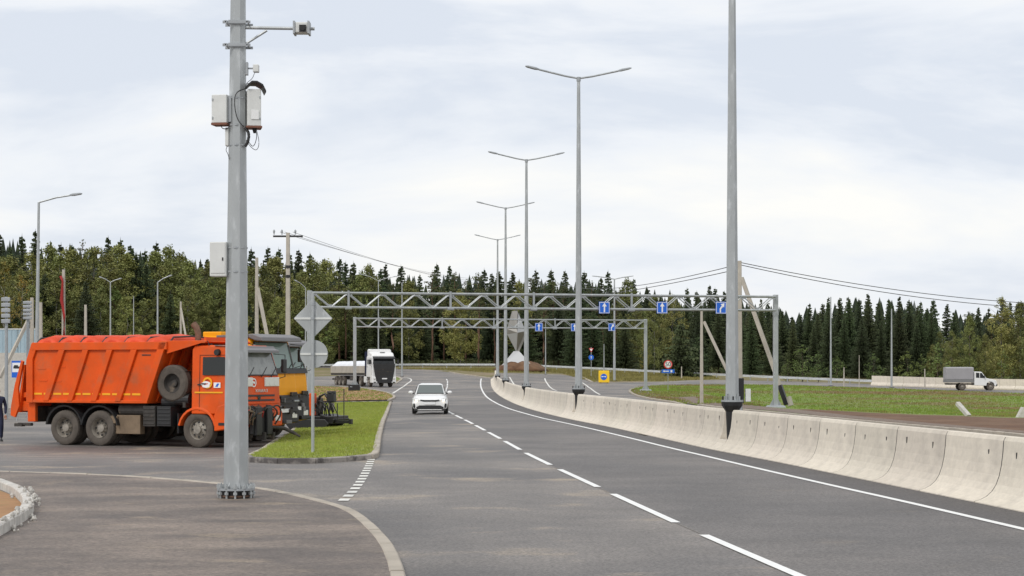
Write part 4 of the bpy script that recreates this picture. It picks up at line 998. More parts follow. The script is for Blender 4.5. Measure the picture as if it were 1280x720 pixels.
def tipper_bed(t, m_, x_r=-6.34, x_f=-1.78, W=1.25, z0=1.32, z1=3.17, tarp=True):
    # side outline: bottom z0, top z1; sloped nose
    s = MB(); 
    out_ = [(x_r, z0), (x_r, z1-.55), (x_r+.22, z1), (x_f+.72, z1), (x_f, z0)]
    th = .06
    for sg in (-1, 1):
        q = MB(); q.prism(out_, sg*(W-.02), sg*(W-.09)); o = q.build('side_panel', m_, t, bevel=.006)
        r_ = MB(); r_.box(((x_r+x_f+.95)/2, sg*(W+.015), z1-.10), (x_f-x_r+.52, .09, .24)); r_.build('top_rail', m_, o, bevel=.012)
        r_ = MB(); r_.box(((x_r+x_f)/2, sg*(W+.005), z0+.04), (x_f-x_r-.02, .07, .09)); r_.build('bottom_rail', m_, o, bevel=.012)
        r_ = MB(); r_.prism([(x_r-.01, z0-.01), (x_r-.01, z1-.55), (x_r+.20, z1), (x_r+.38, z1-.18), (x_r+.24, z1-.5), (x_r+.24, z0-.01)], sg*(W-.01), sg*(W+.055)); r_.build('rear_upright', m_, o, bevel=.01)
        r_ = MB(); a, b = (x_f, z0), (x_f+.72, z1); r_.prism([(a[0]-.22, a[1]), (a[0]+.01, a[1]), (b[0]+.01, b[1]), (b[0]-.25, b[1])], sg*(W-.01), sg*(W+.06)); r_.build('front_upright', m_, o, bevel=.01)
        for i in range(4):
            xb = lerp(x_r+.85, x_f-.98, i/3)-.10; xt = xb+.62
            r_ = MB(); r_.prism([(xb-.10, z0+.05), (xb+.10, z0+.05), (xt+.10, z1-.22), (xt-.12, z1-.22)], sg*(W-.015), sg*(W+.06)); r_.build('stiffener', m_, o, bevel=.012)
        n = 11
        for i in range(n):
            xa = lerp(x_r+.28, x_f-.55, i/(n-1)); r_ = MB(); r_.box((xa+.13, sg*(W-.014), z0+.27), (.30, .012, .06)); r_.build('reflective_strip', M['ystripe'], o)
        for xx, zz in ((x_r+.55, z0+1.05), (x_r+1.3, z0+1.10), (x_r+.6, z0+.68), (x_r+1.15, z0+.66)):
            r_ = MB(); r_.box((xx, sg*(W-.015), zz), (.32, .015, .03)); r_.build('weld_bead', m_, o)
        if sg < 0: 
            r_ = MB(); r_.box((x_f-.05, sg*(W-.012), z1-.38), (.32, .012, .035)); r_.build('maker_mark', M['chassis'], o)
    q = MB(); q.prism([(x_f+.66, z1), (x_f+.72, z1), (x_f, z0), (x_f-.06, z0)], -W+.08, W-.08); fw = q.build('front_wall', m_, t)
    for yy in (-.8, -.3, .3, .8):
        q = MB(); q.prism([(x_f+.72, z1-.1), (x_f+.80, z1-.1), (x_f+.08, z0+.05), (x_f, z0+.05)], yy-.05, yy+.05); q.build('front_rib', m_, fw)
    q = MB(); q.box(((x_r+x_f)/2, 0, z0+.02), (x_f-x_r-.1, 2*W-.2, .06)); q.build('bed_floor', m_, t)
    q = MB(); q.prism([(x_f+.45, z1-.03), (x_f+2.05, z1-.03), (x_f+2.12, z1+.02), (x_f+2.05, z1+.05), (x_f+.45, z1+.05)], -W+.02, W-.02); cn = q.build('cab_canopy', m_, t, bevel=.012)
    for sg in (-1, 1):
        q = MB(); q.prism([(x_f+.70, z1-.02), (x_f+1.95, z1-.02), (x_f+.70, z1-.34)], sg*(W-.08), sg*(W-.02)); q.build('canopy_gusset', m_, cn)
    q = MB(); q.box((x_f+2.02, 0, z1+.08), (.08, 2*W-.2, .14)); q.build('canopy_lip', m_, cn)
    q = MB(); q.box((x_r-.02, 0, z0+.15), (.08, 2*W-.2, .3)); q.build('rear_sill', m_, t)
    if tarp:
        n = 6; a, b = x_r+.3, x_f+.75
        for i in range(n):
            xa, xb = lerp(a, b, i/n), lerp(a, b, (i+1)/n); s = MB(); R = []
            for k in range(9):
                u = k/8; hgt = .10+.20*sin(pi*u)**.6; x = lerp(xa, xb, u)
                R.append([(x, y, z1-.12+(hgt+.05)*c+.02*sin(7*u+i+y*3)) for y, c in ((-W+.03, .4), (-W+.10, .85), (-.75, 1.02), (0, 1.1), (.75, 1.02), (W-.1, .85), (W-.03, .4), (W-.1, .1), (-W+.1, .1))])
            s.loft(R); s.build('tarp_fold', M['orange_tarp'], t, smooth=60)
        for i in range(7):
            xa = lerp(a, b, i/6); q = MB(); q.tube([(xa, -W+.1, z1+.0), (xa, -W+.3, z1+.16), (xa, 0, z1+.20), (xa, W-.3, z1+.16), (xa, W-.1, z1)], .03, 6); q.build('tarp_bow', M['dark'], t)
def chassis(t, xf, axles, W=1.22, rear_x=-6.3, front_x=1.2, tank=True):
    s = MB()
    for sg in (-1, 1): s.box(((rear_x+front_x)/2, sg*.42, 1.02), (front_x-rear_x, .09, .28))
    for x in (rear_x+.1, -4.4, -2.5, -1, .6): s.box((x, 0, 1.02), (.12, .8, .2))
    s.box(((rear_x-1.9)/2, 0, 1.22), (1.9-rear_x-4.0, .5, .14)); s.build('frame', M['chassis'], t)
    for x in axles:
        s = MB(); s.cyl((x, -.95, R_W), (x, .95, R_W), .09); s.lathe([(0, -.22), (.2, -.18), (.24, 0), (.2, .18), (0, .22)], (x, 0, R_W), 'y', 14); s.build('axle', M['chassis'], t)
def make_tipper(loc, rz, paint, label, kind, detailed=True, zr=3.08):
    t = empty('tipper_truck', loc, rz, label, 'truck', 'trucks parked side by side')
    W = 1.22; x1 = 1.40; ax = (-3.62, -4.96)
    c, xf, yat, zs = cab(t, W, -.22 if kind == 'old' else -.75, x1, zr, paint, kind)
    lorry_front(t, W, x1, zr, zs, paint, kind)
    if kind == 'old':
        s = MB(); s.prism([(xf(zr-.1)-.1, zr-.02), (xf(zr-.1)+.30, zr-.14), (xf(zr-.1)+.32, zr-.23), (xf(zr-.1)+.06, zr-.18)], -W+.1, W-.1); s.build('sun_visor', M['visor'], t, bevel=.015)
        s = MB(); s.prism([(x1-.8, zr), (x1-.22, zr-.02), (x1-.12, zr-.16), (x1-.3, zr-.04), (x1-.8, zr-.02)], -W+.02, W-.02); s.build('roof_front', M['visor'], t)
    else:
        s = MB(); s.prism([(x1-.75, zr+.02), (x1-.15, zr+.06), (x1+.18, zr-.04), (x1+.22, zr-.18), (x1-.05, zr-.16), (x1-.4, zr-.03)], -W+.02, W-.02); s.build('sun_visor', M['visor'], t, bevel=.03)
        # lower front: black grille and lamps below the painted panel
        s = MB(); s.box((x1+.02, 0, 1.24), (.12, 2*W-.05, .56)); g = s.build('grille', M['dark'], t, bevel=.04)
        for z in (1.1, 1.25, 1.4):
            s = MB(); s.box((x1+.09, 0, z), (.03, 1.5, .05)); s.build('grille_bar', M['chassis'], g)
        s = MB(); s.box((x1+.13, .3, 1.02), (.02, .52, .12)); s.build('number_plate', M['signw'], t)
        s = MB(); s.prism([(xf(zs+.6)+.0, zs+.66), (xf(zs+.6)+.06, zs+.62), (x1+.02, zs+.47), (x1-.1, zs+.47)], -W+.03, W-.03); s.build('wiper_cowl', M['dark'], t)
        if detailed:
            s = MB(); s.box((-.35, -.65, zr+.04), (.7, .9, .2)); s.build('roof_box', M['yellow'], t, bevel=.03)
        s = MB(); s.prism([(-.1, zr-.05), (-.1, zr+.02), (x1-.3, zr+.05), (x1-.3, zr-.05)], -W+.0, W-.0); s.build('roof_cap', M['visor'], t, bevel=.01)
    wheel(t, 0, -W+.20, R_W, .33, -1); wheel(t, 0, W-.20, R_W, .33, 1)
    for x in ax:
        for sg in (-1, 1):
            wheel(t, x, sg*(W-.18), R_W, .30, sg, dual=True); wheel(t, x, sg*(W-.52), R_W, .28, sg, dual=True, name='inner_wheel')
    for sg in (-1, 1):
        fender(t, 0, W+.02, R_W, paint, sg)
        s = MB(); s.prism([(.60, .95), (.75, 1.25), (1.40, 1.45), (1.42, .62), (.62, .50)], sg*(W-.35), sg*(W+.02)); s.build('step_panel', paint, t, bevel=.03)
        s = MB(); s.box((.95, sg*(W+.025), .72), (.34, .02, .08)); s.build('step', M['dark'], t)
        s = MB(); s.box((-.72, sg*(W-.3), .72), (.03, .5, .60)); s.build('mud_flap', M['dark'], t)
        for x in ax:
            s = MB(); R = []
            for k in range(11):
                a = radians(8+164*k/10); R.append([(x+rr*cos(a), sg*yy, R_W+rr*sin(a)) for rr, yy in ((.66, W-.02), (.71, W), (.71, W-.62), (.66, W-.62))])
            s.loft(R); s.build('mudguard', M['dark'], t)
    chassis(t, 0, (0,)+ax)
    s = MB(); s.box((ax[1]-1.25, 0, .95), (.08, 2.1, .5)); s.build('rear_bumper', M['chassis'], t)
    return t, W, x1, zs, xf
ow = gp(251, 560); ORZ = radians(-25)
lateral = Vector((sin(-ORZ), cos(ORZ), 0)); fwd = Vector((cos(ORZ), sin(ORZ), 0))
oloc = Vector((ow[0], ow[1], ow[2]+.015))+lateral*1.02
t, W, x1, zs, xf = make_tipper(oloc, ORZ, M['orange'], 'orange tipper truck with diagonal-ribbed bed and damaged front, nearest of the parked trucks', 'old')
tipper_bed(t, M['orange'])
# orange truck: its own details
s = MB(); s.lathe([(.30, -.14), (.5, -.15), (.56, -.10), (.56, .10), (.5, .15), (.30, .14), (.30, -.14)], (0, 0, 0), 'y', 30); sp = s.build('spare_tyre', M['tyre'], t, smooth=40); sp.location = (-.95, -1.02, 1.93)
s = MB(); s.lathe([(.30, -.10), (.26, .0), (.12, .03), (.10, -.04), (.001, -.05)], (0, 0, 0), 'y', 24); s.build('rim', M['chassis'], sp, smooth=40)
s = MB(); s.box((-.55, -.95, 1.75), (.1, .3, 1.1)); s.box((-.95, -.75, 1.35), (.7, .3, .1)); s.build('spare_carrier', M['chassis'], t)
for i, (x, w, h, z, d_) in enumerate([(-1.72, .44, .62, .93, .5), (-1.18, .50, .60, .93, .5)]):
    s = MB(); s.box((x, -1.0, z), (w, d_, h)); 
    for k in range(5): s.box((x, -1.255, z-h/2+.08+k*h/5.4), (w*.92, .02, .045))
    s.build('battery_box', M['chassis'] if i == 0 else M['dark'], t, bevel=.03)
s = MB(); s.box((-2.75, -.95, .66), (1.15, .25, .58)); s.build('side_apron', M['brown_box'], t, bevel=.02)
s = MB(); s.box((-3.35+.2, -1.05, .80), (.35, .2, .22)); s.build('tool_box', M['brown_box'], t, bevel=.02)
s = MB(); s.cyl((-2.95, -.95, 1.12), (-2.0, -.95, 1.12), .18, None, 14); s.build('air_tank', M['chassis'], t)
s = MB(); s.cyl((-1.45, -.85, 1.36), (-.95, -.85, 1.36), .16, None, 14); s.cyl((-.9, -.95, 1.45), (-.4, -.95, 1.45), .2, .17, 14); s.build('filter_drum', M['dark'], t)
s = MB(); s.box((-.38, -.55, 2.35), (.22, .4, 1.0)); s.build('air_intake', M['dark'], t, bevel=.04)
s = MB(); s.tube([(-.38, -.6, 2.6), (-.38, -.6, 3.45), (-.44, -.6, 3.62), (-.55, -.6, 3.74)], .10, 10); s.build('exhaust_pipe', M['rust'], t, smooth=60)
for dx, zz in ((0, 0), (.10, .05), (-.12, .02), (.05, -.1)):
    s = MB(); s.tube([(-1.1+dx, -.4, 1.5+zz), (-.8+dx, -.7, 1.3+zz), (-.5, -.6, 1.6+zz)], .025, 6); s.build('hose', M['dark'], t)
# tailgate swung open behind the bed
s = MB(); P_ = [(-7.02, .90), (-6.84, .84), (-6.68, 1.20), (-6.72, 1.75), (-6.52, 2.60), (-6.60, 2.64), (-6.86, 1.85), (-7.00, 1.2)]
s.prism(P_, -1.16, -1.24); tg = s.build('tailgate', M['orange'], t, bevel=.01)
s = MB(); s.prism(P_, 1.16, 1.24); s.build('tailgate_cheek', M['orange'], tg, bevel=.01)
s = MB(); s.prism([(-6.80, 1.0), (-6.72, 1.0), (-6.62, 1.7), (-6.50, 2.5), (-6.56, 2.5), (-6.70, 1.7)], -1.16, 1.16); s.build('tailgate_panel', M['orange'], tg)
s = MB(); s.box((-6.58, -1.0, 1.55), (.35, .16, .16)); s.box((-6.55, -1.0, 1.2), (.30, .12, .3)); s.build('hinge_arm', M['orange'], tg)
s = MB(); s.box((-6.25, -1.1, 1.02), (.30, .14, .62)); s.build('rear_post', M['orange'], t, bevel=.02)
s = MB(); s.cyl((-6.9, -1.0, .62), (-6.35, -1.0, .62), .05, None, 8); s.box((-6.85, -1.0, .60), (.3, .16, .1)); s.build('towing_bar', M['chassis'], t)
# emblem, stripe and lettering on the cab
s = MB(); s.box((.42, -W-.006, 1.66), (1.0, .008, .045)); s.build('stripe', M['ystripe'], t)
em = empty('emblem', (.33, -W-.012, 1.90)); em.parent = t
s = MB(); s.lathe([(.11, 0), (.17, 0), (.17, .008), (.11, .008)], (.05, 0, .05), 'y', 24); s.build('ring', M['ystripe'], em)
s = MB(); s.prism([(.15*cos(a*pi/8)*(1.2 if a % 3 else .9), .10*sin(a*pi/8)) for a in range(16)], -.006, .0); s.build('mark', M['signw'], em)
s = MB(); s.prism([(-.07, -.02), (.06, .01), (.07, .04), (-.06, .02)], -.010, -.006); s.build('stroke', M['signr'], em)
s = MB(); s.prism([(-.20, .0), (-.10, .03), (-.02, .01), (-.09, -.03), (-.18, -.03)], -.004, .0); o = s.build('dark_swoosh', M['dark'], em); o.location = (-.12, 0, .0)
s = MB(); s.box((.72, -W-.006, 1.88), (.24, .008, .16)); q = s.build('decal', M['signw'], t); s = MB(); s.prism([(.66, 1.83), (.74, 1.83), (.80, 1.93), (.72, 1.93)], -W-.014, -W-.011); s.build('decal_mark', M['blue'], q)
s = MB(); s.lathe([(.10, 0), (.135, 0), (.135, .006), (.10, .006)], (0, 0, 0), 'x', 24); q = s.build('front_roundel', M['signw'], t); q.location = (x1+.004, -.28, 1.95)
s = MB(); s.prism([(-.07, -.01), (.07, -.04), (.06, .03), (-.06, .05)], .0, .008, 'x'); s.build('roundel_mark', M['signw'], q)
text_part('КАМАЗ', .13, (x1+.012, .15, 1.70), (pi/2, 0, pi/2), M['wplastic'], t, 'lettering', .004, sx=1.5)
s = MB(); s.tube([(.02, -W+.08, 3.0), (.0, -W+.06, 3.15), (.35, -W+.06, 3.2), (.4, -W+.08, 3.0)], .014, 6); s.build('grab_rail', M['dark'], t)
s = MB(); s.cyl((.72, -W+.1, 2.86), (.72, -W-.05, 2.86), .11, .09, 12); s.build('work_light', M['dark'], t)
s = MB(); s.cyl((.2, -.8, 3.0), (.2, -.8, 3.14), .07, .05, 10); s.build('beacon', M['dark'], t)
# damaged mount at the front: plate, coupling, red hoses
fm = empty('front_mount', (x1+.12, -.38, 0)); fm.parent = t
s = MB(); s.box((.12, .12, .80), (.14, 1.05, .80)); s.box((.2, -.2, .80), (.16, .3, .86)); s.box((.2, .40, .80), (.16, .3, .86)); s.build('mounting_plate', M['black'], fm, bevel=.03)
s = MB(); s.box((.1, .35, .38), (.24, .5, .16)); s.box((.15, .1, .34), (.3, .1, .22)); s.box((.15, .6, .34), (.3, .1, .22)); s.build('coupling', M['chassis'], fm)
s = MB(); s.tube([(.1, .75, .6), (.35, 1.1, .55), (.62, 1.25, .40), (.78, 1.3, .30)], [.05, .06, .05, .03], 8); s.build('hook_arm', M['chassis'], fm)
random.seed(3)
for i in range(26):
    y0 = random.uniform(-1.0, .8); p = [(.05, y0, random.uniform(1.0, 1.28)), (.22+random.random()*.12, y0+random.uniform(-.15, .25), random.uniform(1.0, 1.3)), (.22, y0+random.uniform(-.2, .4), random.uniform(.75, 1.15)), (.1, y0+random.uniform(-.2, .3), random.uniform(.6, 1.0))]
    s = MB(); s.tube(smooth_line3(p, 2), random.uniform(.014, .03), 5); s.build('hose', M[random.choice(['redcloth', 'redcloth', 'dark', 'brown_box', 'chassis', 'rust'])], fm)
for i in range(8):
    y0 = random.uniform(-1.1, .9); s = MB(); s.box((.12, y0, random.uniform(.95, 1.2)), (.16, random.uniform(.08, .2), random.uniform(.06, .14)), Matrix.Rotation(random.uniform(-.5, .5), 3, 'X')); s.build('valve_block', M[random.choice(['chassis', 'dark', 'brown_box', 'rim'])], fm)

# two yellow trucks parked alongside
for i, (la, bk, lb) in enumerate([(3.35, 1.45, 'yellow-fronted truck with grey visor, parked directly behind the orange tipper'), (6.7, 3.05, 'farther yellow-fronted truck, last of the three parked cabs, partly behind its twin')]):
    random.seed(11+i)
    l2 = oloc+lateral*la-fwd*bk; l2.z = G(l2.x, l2.y)+.015
    t2, W2, xx1, zs2, xf2 = make_tipper(l2, ORZ, M['yellow'], lb, 'new', zr=3.42-.12*i)
    for k in range(22):
        s = MB(); s.box((xx1+random.uniform(.06, .16), random.uniform(-1.1, 1.1), random.uniform(.62, 1.5)), (random.uniform(.04, .14), random.uniform(.06, .34), random.uniform(.03, .16))); s.build('grille_fitting', M[random.choice(['chassis', 'dark', 'black', 'galv_d', 'visor', 'dark'])], t2, bevel=.01)
    for sg in (-1, 1):
        s = MB(); s.bar((xf2(2.4)+.035, sg*1.10, 2.42), (xf2(3.1)+.03, sg*1.02, 3.14), .06, .05); s.build('windscreen_pillar', M['visor' if sg > 0 else 'galv_d'], t2)
        s = MB(); s.box((xx1+.11, sg*.85, 1.55), (.08, .36, .13)); s.build('headlight_unit', M['chassis'], t2, bevel=.02)
    tipper_bed(t2, M['dark'], z1=3.0, tarp=False, x_f=-2.2)
    s = MB(); s.box((-1.3, 0, 3.06), (1.0, 2.3, .12)); s.build('headboard_rail', M['dark'], t2)

# black road machine behind the last cab
l3 = at(401, 74); l3.z += .01
t = empty('road_machine', l3, radians(-20), 'black and orange road machine with hoses, at the end of the truck row', 'machine')
t.scale = (.86, .86, .86)
s = MB(); s.box((-.9, 0, 1.0), (1.4, 1.5, .9)); ec = s.build('engine_cover', M['chassis'], t, bevel=.08)
s = MB(); s.box((-.15, -.5, 1.15), (.14, .5, 1.0)); s.build('side_plate', M['orange'], t, bevel=.02)
s = MB(); s.box((-.2, 0, .5), (2.4, 1.6, .28)); s.build('frame', M['black'], t, bevel=.03)
for sg in (-1, 1):
    s = MB(); pr = [(-1.2, .1), (-1.35, .3), (-1.2, .5), (.6, .5), (.8, .3), (.6, .1), (.5, .02), (-1.1, .02)]; s.prism(pr, sg*.55, sg*.85); s.build('crawler_track', M['dark'], t, bevel=.03)
s = MB(); s.prism([(.3, .40), (.95, .28), (1.05, .5), (.35, .72)], -.8, .8); s.build('hopper', M['black'], t, bevel=.02)
s = MB(); s.tube([(-.1, -.3, .9), (.1, -.3, 1.5), (.35, -.3, 1.62), (.6, -.3, 1.25), (.75, -.3, .8)], .06, 8); s.build('boom', M['black'], t, smooth='all')
s = MB(); s.box((.62, -.2, 1.45), (.35, .35, .42)); s.build('control_box', M['dark'], t, bevel=.05)
s = MB(); s.cyl((.62, -.2, 1.66), (.62, -.2, 1.74), .22, .2, 14); s.build('lid', M['black'], t)
s = MB(); s.box((.62, -.2, 1.05), (.22, .2, .35)); s.build('motor', M['rim'], t, bevel=.02)
for x in (1.1, 1.42): 
    s = MB(); s.cyl((x, -.6, .3), (x, -.6, 1.85 if x > 1.2 else 1.2), .022, None, 6); s.build('guide_post', M['dark'], t)
s = MB(); s.box((1.2, -.6, .38), (1.0, .2, .12)); s.box((1.75, -.6, .4), (.12, .2, .22)); s.build('screed_step', M['black'], t)
for i in range(9):
    a = random.uniform(-.3, .9); s = MB(); s.tube(smooth_line3([(a, -.5, .6), (a+.1, -.6, random.uniform(.9, 1.5)), (a+.35, -.55, random.uniform(.8, 1.4)), (a+.4, -.4, .6)], 2), .025, 5); s.build('hose', M['dark'], t, smooth='all')

# ------------------------------------------------------------ white semi truck with a dropside trailer
P = gp(480, 484); a = radians(-90+20); hd = Vector((cos(a), sin(a), 0))
front = Vector((P[0], P[1], P[2]+.02))
t = empty('semi_truck', front-hd*1.4, a, 'white semi truck with black grille pulling a dropside trailer under white sheets', 'truck')
W = 1.25; x1 = 1.4
c, xf, yat, zs = cab(t, W, -.85, x1, 3.15, M['white'], 'new')
for ch in t.children:
    if ch.name.startswith('windscreen'): ch.data.materials[0] = M['glass']
s = MB(); R = []
for x, zt, hw in ((-.8, 3.86, 1.12), (.1, 3.84, 1.12), (.12, 3.55, 1.16), (.75, 3.50, 1.16), (1.12, 3.2, 1.14), (1.2, 3.05, 1.12)):
    R.append([(x, -hw, 2.9), (x, -hw, zt-.1), (x, -hw+.12, zt), (x, hw-.12, zt), (x, hw, zt-.1), (x, hw, 2.9)])
s.loft(R); rf = s.build('roof_deflector', M['white'], t, bevel=.04)
s = MB(); s.box((.80, 0, 3.53), (.12, .5, .04)); s.build('air_slot', M['dark'], rf)
s = MB(); s.prism([(x1-.25, 3.12), (x1+.16, 2.98), (x1+.18, 2.82), (x1-.1, 2.95)], -W+.1, W-.1); s.build('sun_visor', M['dark'], t, bevel=.02)
s = MB(); s.prism([(-.85, .55), (.85, .55), (1.12, 2.1), (1.14, 2.34), (-1.14, 2.34), (-1.12, 2.1)], x1+.005, x1+.165, 'x'); g = s.build('grille', M['dark'], t, bevel=.02)
for z in (1.3, 1.55, 1.8): 
    s = MB(); s.box((x1+.175, 0, z), (.03, 1.5, .05)); s.build('grille_bar', M['chassis'], g)
s = MB(); s.box((x1+.0, 0, .72), (.3, 2*W, .62)); b_ = s.build('bumper', M['white'], t, bevel=.06)
s = MB(); s.box((x1+.16, 0, .68), (.08, 1.5, .56)); s.build('lower_grille', M['dark'], b_, bevel=.02)
s = MB(); s.box((x1+.22, 0, .85), (.02, .52, .12)); s.build('number_plate', M['signw'], b_)
for sg in (-1, 1):
    s = MB(); s.box((x1+.12, sg*1.0, .78), (.06, .30, .22)); s.build('headlight', M['lens'], b_, bevel=.03)
    s = MB(); s.box((x1+.12, sg*1.0, .48), (.06, .22, .10)); s.build('fog_light', M['dark'], b_)
    s = MB(); s.prism([(.62, .45), (.70, 1.15), (1.35, 1.25), (1.35, .42)], sg*(W-.3), sg*(W+.01)); s.build('step_panel', M['white'], t, bevel=.03)
    s = MB(); s.box((-1.2, sg*.9, .75), (1.5, .6, .65)); s.build('side_tank', M['white'], t, bevel=.06)
    fender(t, 0, W, R_W, M['dark'], sg)
for x, dual in ((0, False), (-3.3, True)):
    for sg in (-1, 1): wheel(t, x, sg*1.06, R_W, .32, sg, dual=dual)
chassis(t, 0, (0, -3.3), rear_x=-4.2)
# trailer about its kingpin
k_ = empty('trailer', (-2.9, 0, 0), radians(1.5)); k_.parent = t
s = MB(); s.box((-4.9, 0, 1.28), (12.6, 2.4, .22)); s.build('deck', M['chassis'], k_)
for sg in (-1, 1):
    for i in range(6):
        s = MB(); s.box((-10.1+2.08*i, sg*1.24, 1.78), (2.03, .05, .72)); 
        for z in (1.5, 1.68, 1.86, 2.04): s.box((-10.1+2.08*i, sg*1.262, z), (2.0, .02, .02))
        s.build('dropside', M['board'], k_)
s = MB(); s.box((1.35, 0, 2.45), (.08, 2.45, 2.3)); s.build('headboard', M['navy'], k_, bevel=.02)
s = MB(); R = []
for i in range(34):
    x = -11+12.1*i/33; h = .26+.24*abs(sin(i*.62))+random.uniform(-.05, .05)
    R.append([(x, -1.16, 1.9), (x, -1.1, 2.1+h*.5), (x, -.7, 2.12+h), (x, 0, 2.12+h+.04), (x, .7, 2.12+h), (x, 1.1, 2.1+h*.5), (x, 1.16, 1.9)])
s.loft(R); s.build('load_sheet', M['tarp'], k_, smooth=60)
for x in (-6.6, -7.95, -9.3):
    for sg in (-1, 1): wheel(k_, x, sg*1.06, R_W, .34, sg, dual=True)
s = MB(); s.box((-7.95, 0, .95), (4.2, .9, .3)); s.build('bogie', M['chassis'], k_)
s = MB(); s.box((-3.2, -1.1, .85), (1.6, .25, .45)); s.build('pallet_box', M['chassis'], k_)
s = MB(); s.box((-11.0, 0, .75), (.1, 2.2, .14)); s.build('rear_guard', M['chassis'], k_)

# ------------------------------------------------------------ white hatchback
P = gp(536, 518); a = radians(-90+1.5); hd = Vector((cos(a), sin(a), 0)); cl = Vector((P[0], P[1]+1.9, P[2]+.012))
t = empty('car', cl, a, 'white compact car with lit headlamps driving towards the viewer', 'car')
def car_body(t, st, paint, name='body'):
    # st: stations (x, z_bottom, z_belt, half width at belt, half width at bottom, z_top, crown half width)
    s = MB(); R = []
    for x, z0, zb, wb, w0, zt, wt in st:
        R.append([(x, -w0*.9, z0), (x, -w0, z0+.10), (x, -wb, zb*.62+z0*.38), (x, -wb, zb*.85+z0*.15), (x, -wt-(wb-wt)*.45, (zt-zb)*.45+zb), (x, -wt, zt-.012), (x, -wt*.5, zt), (x, wt*.5, zt), (x, wt, zt-.012), (x, wt+(wb-wt)*.45, (zt-zb)*.45+zb), (x, wb, zb*.85+z0*.15), (x, wb, zb*.62+z0*.38), (x, w0, z0+.10), (x, w0*.9, z0)])
    s.loft(R); o = s.build(name, paint, t, smooth='all'); md = o.modifiers.new('sub', 'SUBSURF'); md.levels = 1; md.render_levels = 2; return o
st = [(1.98, .22, .52, .62, .60, .60, .5), (1.93, .19, .56, .78, .74, .70, .60), (1.75, .18, .62, .85, .82, .80, .66), (1.35, .18, .70, .865, .84, .90, .70), (.95, .18, .78, .865, .84, .98, .72), (-1.2, .2, .80, .865, .84, 1.0, .72), (-1.8, .22, .78, .84, .80, 1.0, .70), (-2.1, .3, .70, .76, .70, .95, .6)]
bd = car_body(t, st, M['white'])
s = MB(); R = []
for x, z, w, zt in ((1.15, .92, .74, .95), (.55, .96, .72, 1.23), (.2, .97, .70, 1.43), (-.6, .98, .70, 1.47), (-1.5, .98, .70, 1.40), (-2.0, .96, .66, 1.05)):
    k_w = w-.12*max(0, (zt-.95)/.5); R.append([(x, -w, z-.06), (x, -lerp(w, k_w, .5), lerp(z, zt, .5)), (x, -k_w, zt-.05), (x, -k_w*.75, zt), (x, k_w*.75, zt), (x, k_w, zt-.05), (x, lerp(w, k_w, .5), lerp(z, zt, .5)), (x, w, z-.06)])
s.loft(R); cb_ = s.build('roof', M['white'], t, smooth=50, bevel=.01)
s = quad_plate([(1.10, -.66, .975), (1.10, .66, .975), (.36, .55, 1.375), (.36, -.55, 1.375)], .018)
ws = s.build('windscreen', M['glass_green'], t)
ws.data.materials[0] = mat('car_windscreen', (.12, .14, .135), .3, spec=.35)
s = MB(); s.bar((1.10, -.66, .985), (1.10, .66, .985), .06, .03); s.build('cowl', M['dark'], ws)
for sg in (-1, 1):
    pl = [(.75, sg*.735, 1.0), (-1.35, sg*.725, 1.02), (-1.2, sg*.645, 1.33), (-.5, sg*.635, 1.38), (.25, sg*.645, 1.32)]
    quad_plate(pl if sg > 0 else pl[::-1], .015).build('side_window', M['glass'], t)
    m_ = MB(); R = []
    for x, f in ((.92, .6), (.86, 1), (.74, 1), (.70, .7)): R.append([(x, sg*(.94+.12*cos(q)*f), 1.03+.085*sin(q)*f) for q in [i*pi/5 for i in range(10)]])
    m_.loft(R); o = m_.build('mirror', M['white'], t, smooth='all'); m_ = MB(); m_.box((.82, sg*.84, .985), (.10, .16, .05)); m_.build('mirror_foot', M['dark'], o)
    s = MB(); s.loft([[(x, sg*y, z) for y, z in ((y0, z0), (y1, z0+.03), (y1, z1), (y0, z1-.02))] for x, y0, y1, z0, z1 in ((1.965, .47, .60, .61, .69), (1.90, .50, .74, .64, .74), (1.72, .60, .84, .68, .78))]); o = s.build('headlight', M['lens'], t, bevel=.01)
    s = MB(); s.cyl((1.93, sg*.66, .665), (1.985, sg*.66, .665), .035, None, 10); s.build('lamp_bulb', M['lit'], o)
    s = MB(); s.prism([(sg*.72, .28), (sg*.80, .34), (sg*.80, .50), (sg*.73, .52), (sg*.68, .40)], 1.90, 1.945, 'x'); s.build('fog_lamp_surround', M['dark'], t)
    for x in (1.2, -1.38): wheel(t, x, sg*.76, .315, .20, sg, 'tyre_c', 'rim', 5)
s = MB(); s.prism([(-.47, .66), (-.30, .61), (.30, .61), (.47, .66), (.44, .70), (.28, .68), (-.28, .68), (-.44, .70)], 1.93, 2.0, 'x'); s.build('grille', M['dark'], t, bevel=.008)
s = MB(); s.prism([(-.62, .24), (.62, .24), (.66, .34), (.50, .42), (-.50, .42), (-.66, .34)], 1.90, 2.0, 'x'); li = s.build('lower_intake', M['dark'], t, bevel=.01)
s = MB(); s.prism([(-.60, .20), (.60, .20), (.55, .235), (-.55, .235)], 1.9, 2.02, 'x'); s.build('chin_trim', M['white'], li)
s = MB(); s.box((2.0, 0, .52), (.02, .52, .11)); s.build('number_plate', M['signw'], t)
s = MB(); s.box((1.9, 0, .19), (.1, 1.5, .06)); s.build('splitter', M['dark'], t)

